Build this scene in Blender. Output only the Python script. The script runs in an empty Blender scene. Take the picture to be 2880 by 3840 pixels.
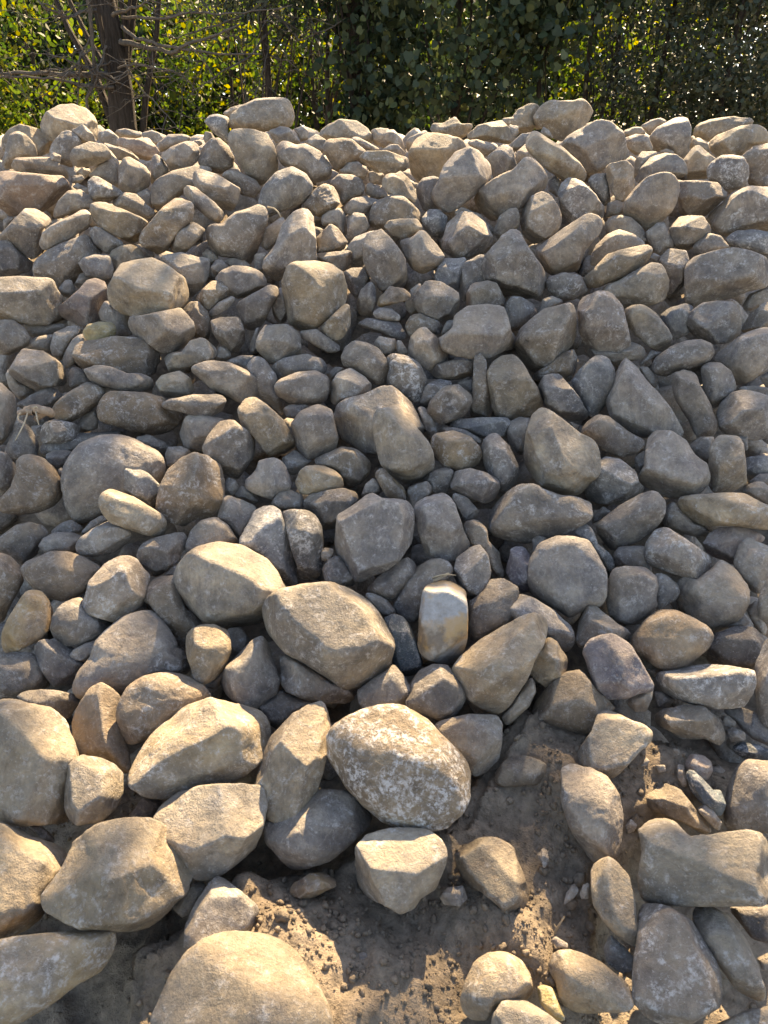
import bpy, bmesh, math, random
import numpy as np
from mathutils import Vector, Matrix

# ------------------------------------------------------------------ camera, sky, sun, exposure
scene = bpy.context.scene
COL = scene.collection
EYE = np.array([0.0, 0.0, 1.6])
PITCH = math.radians(25.0)
TV = 0.70                                    # tan of half the vertical field of view
TH = TV * 0.75
cam_data = bpy.data.cameras.new('camera')
cam = bpy.data.objects.new('camera', cam_data)
COL.objects.link(cam)
cam.location = EYE
cam.rotation_euler = (math.pi / 2 - PITCH, 0, 0)
cam_data.sensor_fit = 'VERTICAL'
cam_data.sensor_height = 36.0
cam_data.lens = 18.0 / TV
cam_data.clip_start = 0.05
cam_data.clip_end = 800
cam_data.dof.use_dof = True
cam_data.dof.focus_distance = 3.2
cam_data.dof.aperture_fstop = 9.0
scene.camera = cam

SUN_EL = math.radians(44.0)
SUN_AZ = math.radians(19.0)                  # to the right of the view direction, behind the pile
SUN = np.array([math.sin(SUN_AZ) * math.cos(SUN_EL), math.cos(SUN_AZ) * math.cos(SUN_EL), math.sin(SUN_EL)])
world = bpy.data.worlds.new('World')
scene.world = world
world.use_nodes = True
wn = world.node_tree
wn.nodes.clear()
sky = wn.nodes.new('ShaderNodeTexSky')
sky.sky_type = 'NISHITA'
sky.sun_disc = False
sky.sun_elevation = SUN_EL
sky.sun_rotation = SUN_AZ
sky.altitude = 100
sky.dust_density = 1.0
bg = wn.nodes.new('ShaderNodeBackground')
bg.inputs['Strength'].default_value = 0.079
wo = wn.nodes.new('ShaderNodeOutputWorld')
wn.links.new(sky.outputs['Color'], bg.inputs['Color'])
wn.links.new(bg.outputs['Background'], wo.inputs['Surface'])
sun_data = bpy.data.lights.new('sun', 'SUN')
sun_data.energy = 4.3
sun_data.angle = math.radians(0.53)
sun_data.color = (1.0, 0.83, 0.56)
sun = bpy.data.objects.new('sun', sun_data)
COL.objects.link(sun)
sun.rotation_euler = Vector(SUN.tolist()).to_track_quat('Z', 'Y').to_euler()
sun.location = (SUN * 30).tolist()
scene.view_settings.view_transform = 'Standard'
scene.view_settings.look = 'None'
scene.view_settings.gamma = 1.0
scene.view_settings.use_curve_mapping = False
scene.view_settings.exposure = 2.45
scene.view_settings.use_white_balance = True
scene.view_settings.white_balance_temperature = 7500
scene.view_settings.white_balance_tint = 16
scene.cycles.use_denoising = True
scene.cycles.max_bounces = 6
scene.cycles.diffuse_bounces = 4
scene.cycles.transmission_bounces = 4
scene.cycles.transparent_max_bounces = 8

# ------------------------------------------------------------------ helpers
rng = np.random.default_rng(7)
random.seed(7)
F = np.array([0, math.cos(PITCH), -math.sin(PITCH)])
U = np.array([0, math.sin(PITCH), math.cos(PITCH)])
R = np.array([1.0, 0, 0])

def ray(px, py):
    """direction through a point of the photograph (2880 x 3840)"""
    u = (px - 1440.0) / 1440.0 * TH
    v = (1920.0 - py) / 1920.0 * TV
    d = F + u * R + v * U
    return d / np.linalg.norm(d)

def to_pix(P):
    d = P - EYE
    w = d @ F
    w = np.where(w < 0.05, 0.05, w)
    return (1440 + 1440 * (d @ R) / w / TH, 1920 - 1920 * (d @ U) / w / TV)

PROF_Y = np.array([-60, -2.0, 0.3, 0.9, 1.4, 1.9, 2.6, 3.4, 4.2, 4.7, 5.3, 6.2, 7.2, 8.4, 10, 60])
PROF_Z = np.array([-0.15, -0.1, -0.03, 0.03, 0.17, 0.38, 0.73, 1.17, 1.62, 1.83, 1.86, 1.45, 0.75, 0.1, 0.0, 0.0])
def prof(y):
    return np.interp(y, PROF_Y, PROF_Z)

def hit(d, off, ymax=4.75):
    """where a ray meets the face of the pile raised by off"""
    t = np.linspace(0.7, 7.0, 1300)
    P = EYE + t[:, None] * d
    below = (P[:, 2] <= prof(P[:, 1]) + off) | (P[:, 1] >= ymax)
    return P[np.argmax(below)] if below.any() else P[-1]

def vnoise(p, seed=0):
    """smooth value noise in [-1, 1], vectorised"""
    p = np.asarray(p, dtype=np.float64) + 37.7 * seed
    i = np.floor(p).astype(np.int64)
    f = p - i
    f = f * f * f * (f * (f * 6 - 15) + 10)
    def h(ix, iy, iz):
        n = (ix * 374761393 + iy * 668265263 + iz * 2147483647 + seed * 1274126177) & 0xFFFFFFFF
        n = ((n ^ (n >> 13)) * 1274126177) & 0xFFFFFFFF
        n = ((n ^ (n >> 16)) * 2246822519) & 0xFFFFFFFF
        return ((n ^ (n >> 15)) & 0xFFFF) / 32767.5 - 1.0
    x, y, z = i[:, 0], i[:, 1], i[:, 2]
    fx, fy, fz = f[:, 0], f[:, 1], f[:, 2]
    def L(a, b, t): return a + (b - a) * t
    return L(L(L(h(x, y, z), h(x + 1, y, z), fx), L(h(x, y + 1, z), h(x + 1, y + 1, z), fx), fy),
             L(L(h(x, y, z + 1), h(x + 1, y, z + 1), fx), L(h(x, y + 1, z + 1), h(x + 1, y + 1, z + 1), fx), fy), fz)

def fbm(p, octaves=4, seed=0, gain=0.5):
    a, s, out = 1.0, 1.0, 0
    for k in range(octaves):
        out = out + a * vnoise(np.asarray(p) * s, seed + k)
        a *= gain
        s *= 2.03
    return out

def mesh_np(name, verts, faces, mat=None, smooth=True):
    """faces: array (n, k) of one polygon size"""
    me = bpy.data.meshes.new(name)
    verts = np.asarray(verts, dtype=np.float32)
    faces = np.asarray(faces, dtype=np.int32)
    n, k = faces.shape
    me.vertices.add(len(verts))
    me.vertices.foreach_set('co', verts.ravel())
    me.loops.add(n * k)
    me.loops.foreach_set('vertex_index', faces.ravel())
    me.polygons.add(n)
    me.polygons.foreach_set('loop_start', np.arange(0, n * k, k, dtype=np.int32))
    me.polygons.foreach_set('loop_total', np.full(n, k, dtype=np.int32))
    me.polygons.foreach_set('use_smooth', np.full(n, smooth, dtype=bool))
    me.update(calc_edges=True)
    if mat: me.materials.append(mat)
    return me

def link(name, me, loc=(0, 0, 0), parent=None, **props):
    o = bpy.data.objects.new(name, me)
    COL.objects.link(o)
    o.location = tuple(float(c) for c in loc)
    if parent is not None: o.parent = parent
    for k, v in props.items(): o[k] = v
    return o

ICO = {}
def ico(level):
    if level not in ICO:
        bm = bmesh.new()
        bmesh.ops.create_icosphere(bm, subdivisions=level, radius=1.0)
        bm.verts.ensure_lookup_table()
        ICO[level] = (np.array([v.co[:] for v in bm.verts]), np.array([[v.index for v in f.verts] for f in bm.faces]))
        bm.free()
    return ICO[level]

class Acc:
    """collects vertices and faces of one joined mesh"""
    def __init__(s): s.v, s.f, s.n = [], [], 0
    def add(s, v, f):
        s.v.append(np.asarray(v)); s.f.append(np.asarray(f) + s.n); s.n += len(v)
    def mesh(s, name, mat, smooth=True):
        return mesh_np(name, np.concatenate(s.v), np.concatenate(s.f), mat, smooth)

def tube(points, radii, sides=7, cap=True):
    """tapered tube along points, returns verts, quads"""
    P = np.asarray(points, float); n = len(P)
    r = np.asarray(radii, float)
    T = np.gradient(P, axis=0)
    T /= np.linalg.norm(T, axis=1)[:, None] + 1e-9
    ref = np.array([0.3, 0.9, 0.2]); V = []
    for k in range(n):
        a = np.cross(T[k], ref); a /= np.linalg.norm(a) + 1e-9
        b = np.cross(T[k], a)
        ang = np.linspace(0, 2 * math.pi, sides, endpoint=False)
        V.append(P[k] + r[k] * (np.cos(ang)[:, None] * a + np.sin(ang)[:, None] * b))
    V = np.concatenate(V)
    Q = []
    for k in range(n - 1):
        for j in range(sides):
            j2 = (j + 1) % sides
            Q.append((k * sides + j, k * sides + j2, (k + 1) * sides + j2, (k + 1) * sides + j))
    return V, np.array(Q)

# ------------------------------------------------------------------ materials
def new_mat(name):
    m = bpy.data.materials.new(name); m.use_nodes = True
    nt = m.node_tree; nt.nodes.clear()
    out = nt.nodes.new('ShaderNodeOutputMaterial')
    def N(t, **kw):
        n = nt.nodes.new(t)
        for k, v in kw.items():
            if k in n.inputs: n.inputs[k].default_value = v
            else: setattr(n, k, v)
        return n
    def Lk(a, b): nt.links.new(a, b)
    return m, nt, out, N, Lk

def ramp(N, a, b, ca=(0, 0, 0, 1), cb=(1, 1, 1, 1)):
    n = N('ShaderNodeValToRGB')
    n.color_ramp.elements[0].position = a; n.color_ramp.elements[0].color = ca
    n.color_ramp.elements[1].position = b; n.color_ramp.elements[1].color = cb
    return n

def mixc(N, Lk, fac, a, b, blend='MIX'):
    n = N('ShaderNodeMix', data_type='RGBA', blend_type=blend)
    for s, v in ((0, fac), (6, a), (7, b)):
        if hasattr(v, 'links'): Lk(v, n.inputs[s])
        else: n.inputs[s].default_value = v
    return n.outputs[2]

# colour code -> (base, white flecks, stain colour, stain amount, dust)
PAL = {
 'g': ((.255, .235, .20), .4, (.30, .22, .13), .25, .35), 't': ((.285, .252, .192), .38, (.36, .25, .12), .3, .5),
 'T': ((.295, .26, .195), .38, (.40, .27, .12), .25, .6), 'b': ((.215, .18, .135), .45, (.28, .19, .10), .5, .35),
 'd': ((.175, .165, .15), .3, (.2, .16, .11), .2, .2), 's': ((.205, .208, .196), .55, (.22, .2, .16), .15, .25),
 'S': ((.10, .125, .135), .45, (.16, .17, .16), .2, .12), 'p': ((.28, .235, .20), .35, (.33, .23, .16), .35, .4),
 'P': ((.185, .17, .175), .4, (.26, .22, .18), .3, .3), 'w': ((.245, .228, .196), .62, (.32, .24, .16), .35, .3),
 'W': ((.21, .20, .18), .8, (.3, .24, .17), .2, .15), 'X': ((.20, .17, .125), .9, (.32, .25, .14), .4, .2),
 'o': ((.255, .225, .185), .45, (.46, .31, .13), .32, .3), 'O': ((.25, .20, .14), .4, (.48, .33, .13), .8, .15),
 'y': ((.42, .36, .20), .3, (.5, .38, .12), .5, .4), 'Z': ((.24, .18, .11), 1.0, (.5, .33, .12), .6, 0.0),
 'B': ((.20, .17, .13), .15, (.24, .19, .13), .3, 1.0), 'G': ((.29, .26, .20), .5, (.50, .34, .13), .4, .3),
}
def rock_material():
    m, nt, out, N, Lk = new_mat('weathered_rock')
    tc = N('ShaderNodeTexCoord'); geo = N('ShaderNodeNewGeometry')
    att = lambda n: N('ShaderNodeAttribute', attribute_type='OBJECT', attribute_name=n)
    base, stain, par, seed = att('tint'), att('stain'), att('par'), att('seed')
    sep = N('ShaderNodeSeparateColor'); Lk(par.outputs['Color'], sep.inputs[0])   # flecks, stain amount, dust
    add = N('ShaderNodeVectorMath', operation='ADD')
    Lk(tc.outputs['Object'], add.inputs[0]); Lk(seed.outputs['Vector'], add.inputs[1])
    P = add.outputs[0]
    # bedding: stretched coordinates give directional streaks
    mp = N('ShaderNodeMapping'); mp.inputs['Scale'].default_value = (1, 1, 3.2)
    vr = N('ShaderNodeVectorRotate', rotation_type='EULER_XYZ')
    Lk(P, vr.inputs['Vector']); Lk(seed.outputs['Vector'], vr.inputs['Rotation']); Lk(vr.outputs[0], mp.inputs['Vector'])
    S = mp.outputs[0]
    def noise(vec, sc, det=5, rough=.6, dist=0.0):
        n = N('ShaderNodeTexNoise', Scale=sc, Detail=det, Roughness=rough, Distortion=dist); Lk(vec, n.inputs['Vector']); return n
    n1 = noise(P, 15, 6, .68); n2 = noise(S, 42, 5, .7, .4); n3 = noise(P, 150, 4, .75)
    n4 = noise(P, 24, 6, .75, .5); n5 = noise(P, 4.5, 4, .6, .6)
    # value variation
    r1 = ramp(N, .32, .68, (.58, .58, .6, 1), (1.32, 1.29, 1.24, 1)); Lk(n1.outputs[0], r1.inputs[0])
    c = mixc(N, Lk, 1.0, base.outputs['Color'], r1.outputs[0], 'MULTIPLY')
    r2 = ramp(N, .32, .7, (.75, .74, .72, 1), (1.2, 1.2, 1.2, 1)); Lk(n2.outputs[0], r2.inputs[0])
    c = mixc(N, Lk, .8, c, r2.outputs[0], 'MULTIPLY')
    n8 = noise(P, 6.5, 5, .7, .8); r8 = ramp(N, .40, .60, (.70, .71, .74, 1), (1.12, 1.09, 1.0, 1)); Lk(n8.outputs[0], r8.inputs[0])
    c = mixc(N, Lk, .9, c, r8.outputs[0], 'MULTIPLY')
    # ochre or rust stain
    r5 = ramp(N, .47, .66); Lk(n5.outputs[0], r5.inputs[0])
    ms = N('ShaderNodeMath', operation='MULTIPLY', use_clamp=True); Lk(r5.outputs[0], ms.inputs[0]); Lk(sep.outputs[1], ms.inputs[1])
    c = mixc(N, Lk, ms.outputs[0], c, stain.outputs['Color'])
    # white mineral scuffs: patchy noise broken up by a finer one, more of it on flecked rocks
    ma = N('ShaderNodeMath', operation='MULTIPLY_ADD'); Lk(sep.outputs[0], ma.inputs[0]); ma.inputs[1].default_value = .13; Lk(n4.outputs[0], ma.inputs[2])
    r4 = ramp(N, .57, .68); Lk(ma.outputs[0], r4.inputs[0])
    n6 = noise(P, 85, 5, .75, .3); r6 = ramp(N, .44, .56); Lk(n6.outputs[0], r6.inputs[0])
    mw = N('ShaderNodeMath', operation='MULTIPLY'); Lk(r4.outputs[0], mw.inputs[0]); Lk(r6.outputs[0], mw.inputs[1])
    ms2 = N('ShaderNodeMath', operation='MULTIPLY_ADD', use_clamp=True); Lk(sep.outputs[0], ms2.inputs[0]); ms2.inputs[1].default_value = .75; ms2.inputs[2].default_value = .2
    mw2 = N('ShaderNodeMath', operation='MULTIPLY', use_clamp=True); Lk(mw.outputs[0], mw2.inputs[0]); Lk(ms2.outputs[0], mw2.inputs[1])
    c = mixc(N, Lk, mw2.outputs[0], c, (.60, .585, .55, 1))
    # pale wear along worn edges
    rp = ramp(N, .515, .60); Lk(geo.outputs['Pointiness'], rp.inputs[0])
    mp1 = N('ShaderNodeMath', operation='MULTIPLY'); Lk(rp.outputs[0], mp1.inputs[0]); Lk(r6.outputs[0], mp1.inputs[1])
    mp2 = N('ShaderNodeMath', operation='MULTIPLY'); Lk(mp1.outputs[0], mp2.inputs[0]); mp2.inputs[1].default_value = .6
    c = mixc(N, Lk, mp2.outputs[0], c, (.50, .47, .41, 1))
    # fine bright scratches and grains
    r3 = ramp(N, .60, .70); Lk(n3.outputs[0], r3.inputs[0])
    m3 = N('ShaderNodeMath', operation='MULTIPLY'); Lk(r3.outputs[0], m3.inputs[0]); m3.inputs[1].default_value = .6
    c = mixc(N, Lk, m3.outputs[0], c, (.52, .49, .43, 1))
    r3b = ramp(N, .30, .38, (1, 1, 1, 1), (0, 0, 0, 1)); Lk(n3.outputs[0], r3b.inputs[0])
    m3b = N('ShaderNodeMath', operation='MULTIPLY'); Lk(r3b.outputs[0], m3b.inputs[0]); m3b.inputs[1].default_value = .5
    c = mixc(N, Lk, m3b.outputs[0], c, (.07, .06, .05, 1))
    # thin pale veins
    wv = N('ShaderNodeTexVoronoi', feature='DISTANCE_TO_EDGE', Scale=7.0); 
    nd = noise(P, 12, 3); vm = N('ShaderNodeVectorMath', operation='MULTIPLY_ADD'); vm.inputs[1].default_value = (.16, .16, .16)
    Lk(nd.outputs['Color'], vm.inputs[0]); Lk(P, vm.inputs[2]); Lk(vm.outputs[0], wv.inputs['Vector'])
    rv = ramp(N, .0, .018, (1, 1, 1, 1), (0, 0, 0, 1)); Lk(wv.outputs['Distance'], rv.inputs[0])
    mv = N('ShaderNodeMath', operation='MULTIPLY'); Lk(rv.outputs[0], mv.inputs[0]); Lk(r1.outputs[0], mv.inputs[1])
    mv2 = N('ShaderNodeMath', operation='MULTIPLY', use_clamp=True); Lk(mv.outputs[0], mv2.inputs[0]); mv2.inputs[1].default_value = .22
    c = mixc(N, Lk, mv2.outputs[0], c, (.46, .43, .37, 1))
    # dry soil dust lying on upward faces, patchy
    sx = N('ShaderNodeSeparateXYZ'); Lk(geo.outputs['Normal'], sx.inputs[0])
    nz = N('ShaderNodeMapRange'); nz.inputs['From Min'].default_value = .35; nz.inputs['From Max'].default_value = .95; Lk(sx.outputs[2], nz.inputs[0])
    n7 = noise(P, 17, 6, .7); r7 = ramp(N, .38, .66); Lk(n7.outputs[0], r7.inputs[0])
    d1 = N('ShaderNodeMath', operation='MULTIPLY'); Lk(nz.outputs[0], d1.inputs[0]); Lk(r7.outputs[0], d1.inputs[1])
    d2 = N('ShaderNodeMath', operation='MULTIPLY', use_clamp=True); Lk(d1.outputs[0], d2.inputs[0]); Lk(sep.outputs[2], d2.inputs[1])
    c = mixc(N, Lk, d2.outputs[0], c, (.30, .25, .17, 1))
    b = N('ShaderNodeBsdfPrincipled'); Lk(c, b.inputs['Base Color'])
    rr = N('ShaderNodeMapRange'); rr.inputs['To Min'].default_value = .55; rr.inputs['To Max'].default_value = .88; Lk(n2.outputs[0], rr.inputs[0])
    Lk(rr.outputs[0], b.inputs['Roughness']); b.inputs['Specular IOR Level'].default_value = .32
    # relief: lumps, pits, grain
    bsum = N('ShaderNodeMath', operation='MULTIPLY_ADD'); Lk(n1.outputs[0], bsum.inputs[0]); bsum.inputs[1].default_value = .9; Lk(n6.outputs[0], bsum.inputs[2])
    bs2 = N('ShaderNodeMath', operation='MULTIPLY_ADD'); Lk(n3.outputs[0], bs2.inputs[0]); bs2.inputs[1].default_value = .42; Lk(bsum.outputs[0], bs2.inputs[2])
    rpit = ramp(N, .28, .40); Lk(n4.outputs[0], rpit.inputs[0])
    bs3 = N('ShaderNodeMath', operation='MULTIPLY_ADD'); Lk(rpit.outputs[0], bs3.inputs[0]); bs3.inputs[1].default_value = .45; Lk(bs2.outputs[0], bs3.inputs[2])
    bp = N('ShaderNodeBump', Strength=.85, Distance=.010); Lk(bs3.outputs[0], bp.inputs['Height']); Lk(bp.outputs[0], b.inputs['Normal'])
    Lk(b.outputs[0], out.inputs['Surface'])
    return m

def soil_material():
    m, nt, out, N, Lk = new_mat('dry_soil')
    geo = N('ShaderNodeNewGeometry'); P = geo.outputs['Position']
    def noise(sc, det=6, rough=.65):
        n = N('ShaderNodeTexNoise', Scale=sc, Detail=det, Roughness=rough); Lk(P, n.inputs['Vector']); return n
    a, b_, c_ = noise(4), noise(38), noise(190, 4, .7)
    r = ramp(N, .3, .72, (.155, .124, .092, 1), (.30, .25, .185, 1)); Lk(a.outputs[0], r.inputs[0])
    r2 = ramp(N, .3, .7, (.6, .6, .6, 1), (1.35, 1.32, 1.28, 1)); Lk(b_.outputs[0], r2.inputs[0])
    c = mixc(N, Lk, 1.0, r.outputs[0], r2.outputs[0], 'MULTIPLY')
    r3 = ramp(N, .66, .74); Lk(c_.outputs[0], r3.inputs[0])
    m3 = N('ShaderNodeMath', operation='MULTIPLY'); Lk(r3.outputs[0], m3.inputs[0]); m3.inputs[1].default_value = .6
    c = mixc(N, Lk, m3.outputs[0], c, (.38, .32, .23, 1))
    b = N('ShaderNodeBsdfPrincipled', Roughness=.95); b.inputs['Specular IOR Level'].default_value = .1; Lk(c, b.inputs['Base Color'])
    s = N('ShaderNodeMath', operation='MULTIPLY_ADD'); Lk(c_.outputs[0], s.inputs[0]); s.inputs[1].default_value = .4; Lk(b_.outputs[0], s.inputs[2])
    bp = N('ShaderNodeBump', Strength=.9, Distance=.014); Lk(s.outputs[0], bp.inputs['Height']); Lk(bp.outputs[0], b.inputs['Normal'])
    Lk(b.outputs[0], out.inputs['Surface'])
    return m

def plain_material(name, ca, cb, scale=20, rough=.85, stretch=(1, 1, 1), bump=.3, dist=.01):
    m, nt, out, N, Lk = new_mat(name)
    tc = N('ShaderNodeTexCoord'); mp = N('ShaderNodeMapping'); mp.inputs['Scale'].default_value = stretch
    Lk(tc.outputs['Object'], mp.inputs['Vector'])
    n = N('ShaderNodeTexNoise', Scale=scale, Detail=6, Roughness=.65); Lk(mp.outputs[0], n.inputs['Vector'])
    r = ramp(N, .3, .7, (*ca, 1), (*cb, 1)); Lk(n.outputs[0], r.inputs[0])
    b = N('ShaderNodeBsdfPrincipled', Roughness=rough); b.inputs['Specular IOR Level'].default_value = .2
    Lk(r.outputs[0], b.inputs['Base Color'])
    bp = N('ShaderNodeBump', Strength=bump, Distance=dist); Lk(n.outputs[0], bp.inputs['Height']); Lk(bp.outputs[0], b.inputs['Normal'])
    Lk(b.outputs[0], out.inputs['Surface'])
    return m

def leaf_material(name, ca, cb, cc, trans=.55):
    """each leaf its own shade; light passes through"""
    m, nt, out, N, Lk = new_mat(name)
    geo = N('ShaderNodeNewGeometry')
    r = N('ShaderNodeValToRGB'); e = r.color_ramp.elements
    e[0].position = 0.0; e[0].color = (*ca, 1); e[1].position = .7; e[1].color = (*cb, 1)
    x = e.new(.98); x.color = (*cc, 1)
    Lk(geo.outputs['Random Per Island'], r.inputs[0])
    d = N('ShaderNodeBsdfPrincipled', Roughness=.55); d.inputs['Specular IOR Level'].default_value = .3
    Lk(r.outputs[0], d.inputs['Base Color'])
    t = N('ShaderNodeBsdfTranslucent')
    hs = N('ShaderNodeHueSaturation', Saturation=1.15, Value=1.1); Lk(r.outputs[0], hs.inputs['Color']); Lk(hs.outputs[0], t.inputs['Color'])
    mx = N('ShaderNodeMixShader'); mx.inputs[0].default_value = trans
    Lk(d.outputs[0], mx.inputs[1]); Lk(t.outputs[0], mx.inputs[2]); Lk(mx.outputs[0], out.inputs['Surface'])
    return m

def band_material():
    m, nt, out, N, Lk = new_mat('banded_rock')
    tc = N('ShaderNodeTexCoord'); P = tc.outputs['Object']
    mp = N('ShaderNodeMapping'); mp.inputs['Rotation'].default_value = (.5, .35, 0); Lk(P, mp.inputs['Vector'])
    w = N('ShaderNodeTexWave', bands_direction='Z', Scale=2.4, Distortion=6, Detail=4); w.inputs['Detail Scale'].default_value = 1.6; Lk(mp.outputs[0], w.inputs['Vector'])
    n = N('ShaderNodeTexNoise', Scale=40, Detail=6, Roughness=.7); Lk(P, n.inputs['Vector'])
    n2 = N('ShaderNodeTexNoise', Scale=9, Detail=5, Roughness=.6); Lk(P, n2.inputs['Vector'])
    mf = N('ShaderNodeMath', operation='MULTIPLY_ADD'); Lk(n2.outputs[0], mf.inputs[0]); mf.inputs[1].default_value = 1.1
    mh = N('ShaderNodeMath', operation='MULTIPLY_ADD'); Lk(w.outputs['Fac'], mh.inputs[0]); mh.inputs[1].default_value = .5; mh.inputs[2].default_value = -.28; Lk(mh.outputs[0], mf.inputs[2])
    mg = N('ShaderNodeMath', operation='MULTIPLY_ADD'); Lk(n.outputs[0], mg.inputs[0]); mg.inputs[1].default_value = .25; Lk(mf.outputs[0], mg.inputs[2])
    r = N('ShaderNodeValToRGB'); e = r.color_ramp.elements
    e[0].position = .46; e[0].color = (.18, .14, .095, 1); e[1].position = .76; e[1].color = (.31, .315, .305, 1)
    x = e.new(.60); x.color = (.29, .25, .19, 1); Lk(mg.outputs[0], r.inputs[0])
    r2 = ramp(N, .3, .7, (.7, .68, .64, 1), (1.2, 1.2, 1.2, 1)); Lk(n.outputs[0], r2.inputs[0])
    c = mixc(N, Lk, 1.0, r.outputs[0], r2.outputs[0], 'MULTIPLY')
    r3 = ramp(N, .50, .60); Lk(n2.outputs[0], r3.inputs[0])
    m3 = N('ShaderNodeMath', operation='MULTIPLY'); Lk(r3.outputs[0], m3.inputs[0]); m3.inputs[1].default_value = .75
    c = mixc(N, Lk, m3.outputs[0], c, (.40, .25, .09, 1))
    b = N('ShaderNodeBsdfPrincipled', Roughness=.6); Lk(c, b.inputs['Base Color'])
    bp = N('ShaderNodeBump', Strength=.6, Distance=.01); Lk(n.outputs[0], bp.inputs['Height']); Lk(bp.outputs[0], b.inputs['Normal'])
    Lk(b.outputs[0], out.inputs['Surface'])
    return m
M_BAND = band_material()
M_ROCK = rock_material()
M_SOIL = soil_material()

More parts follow.
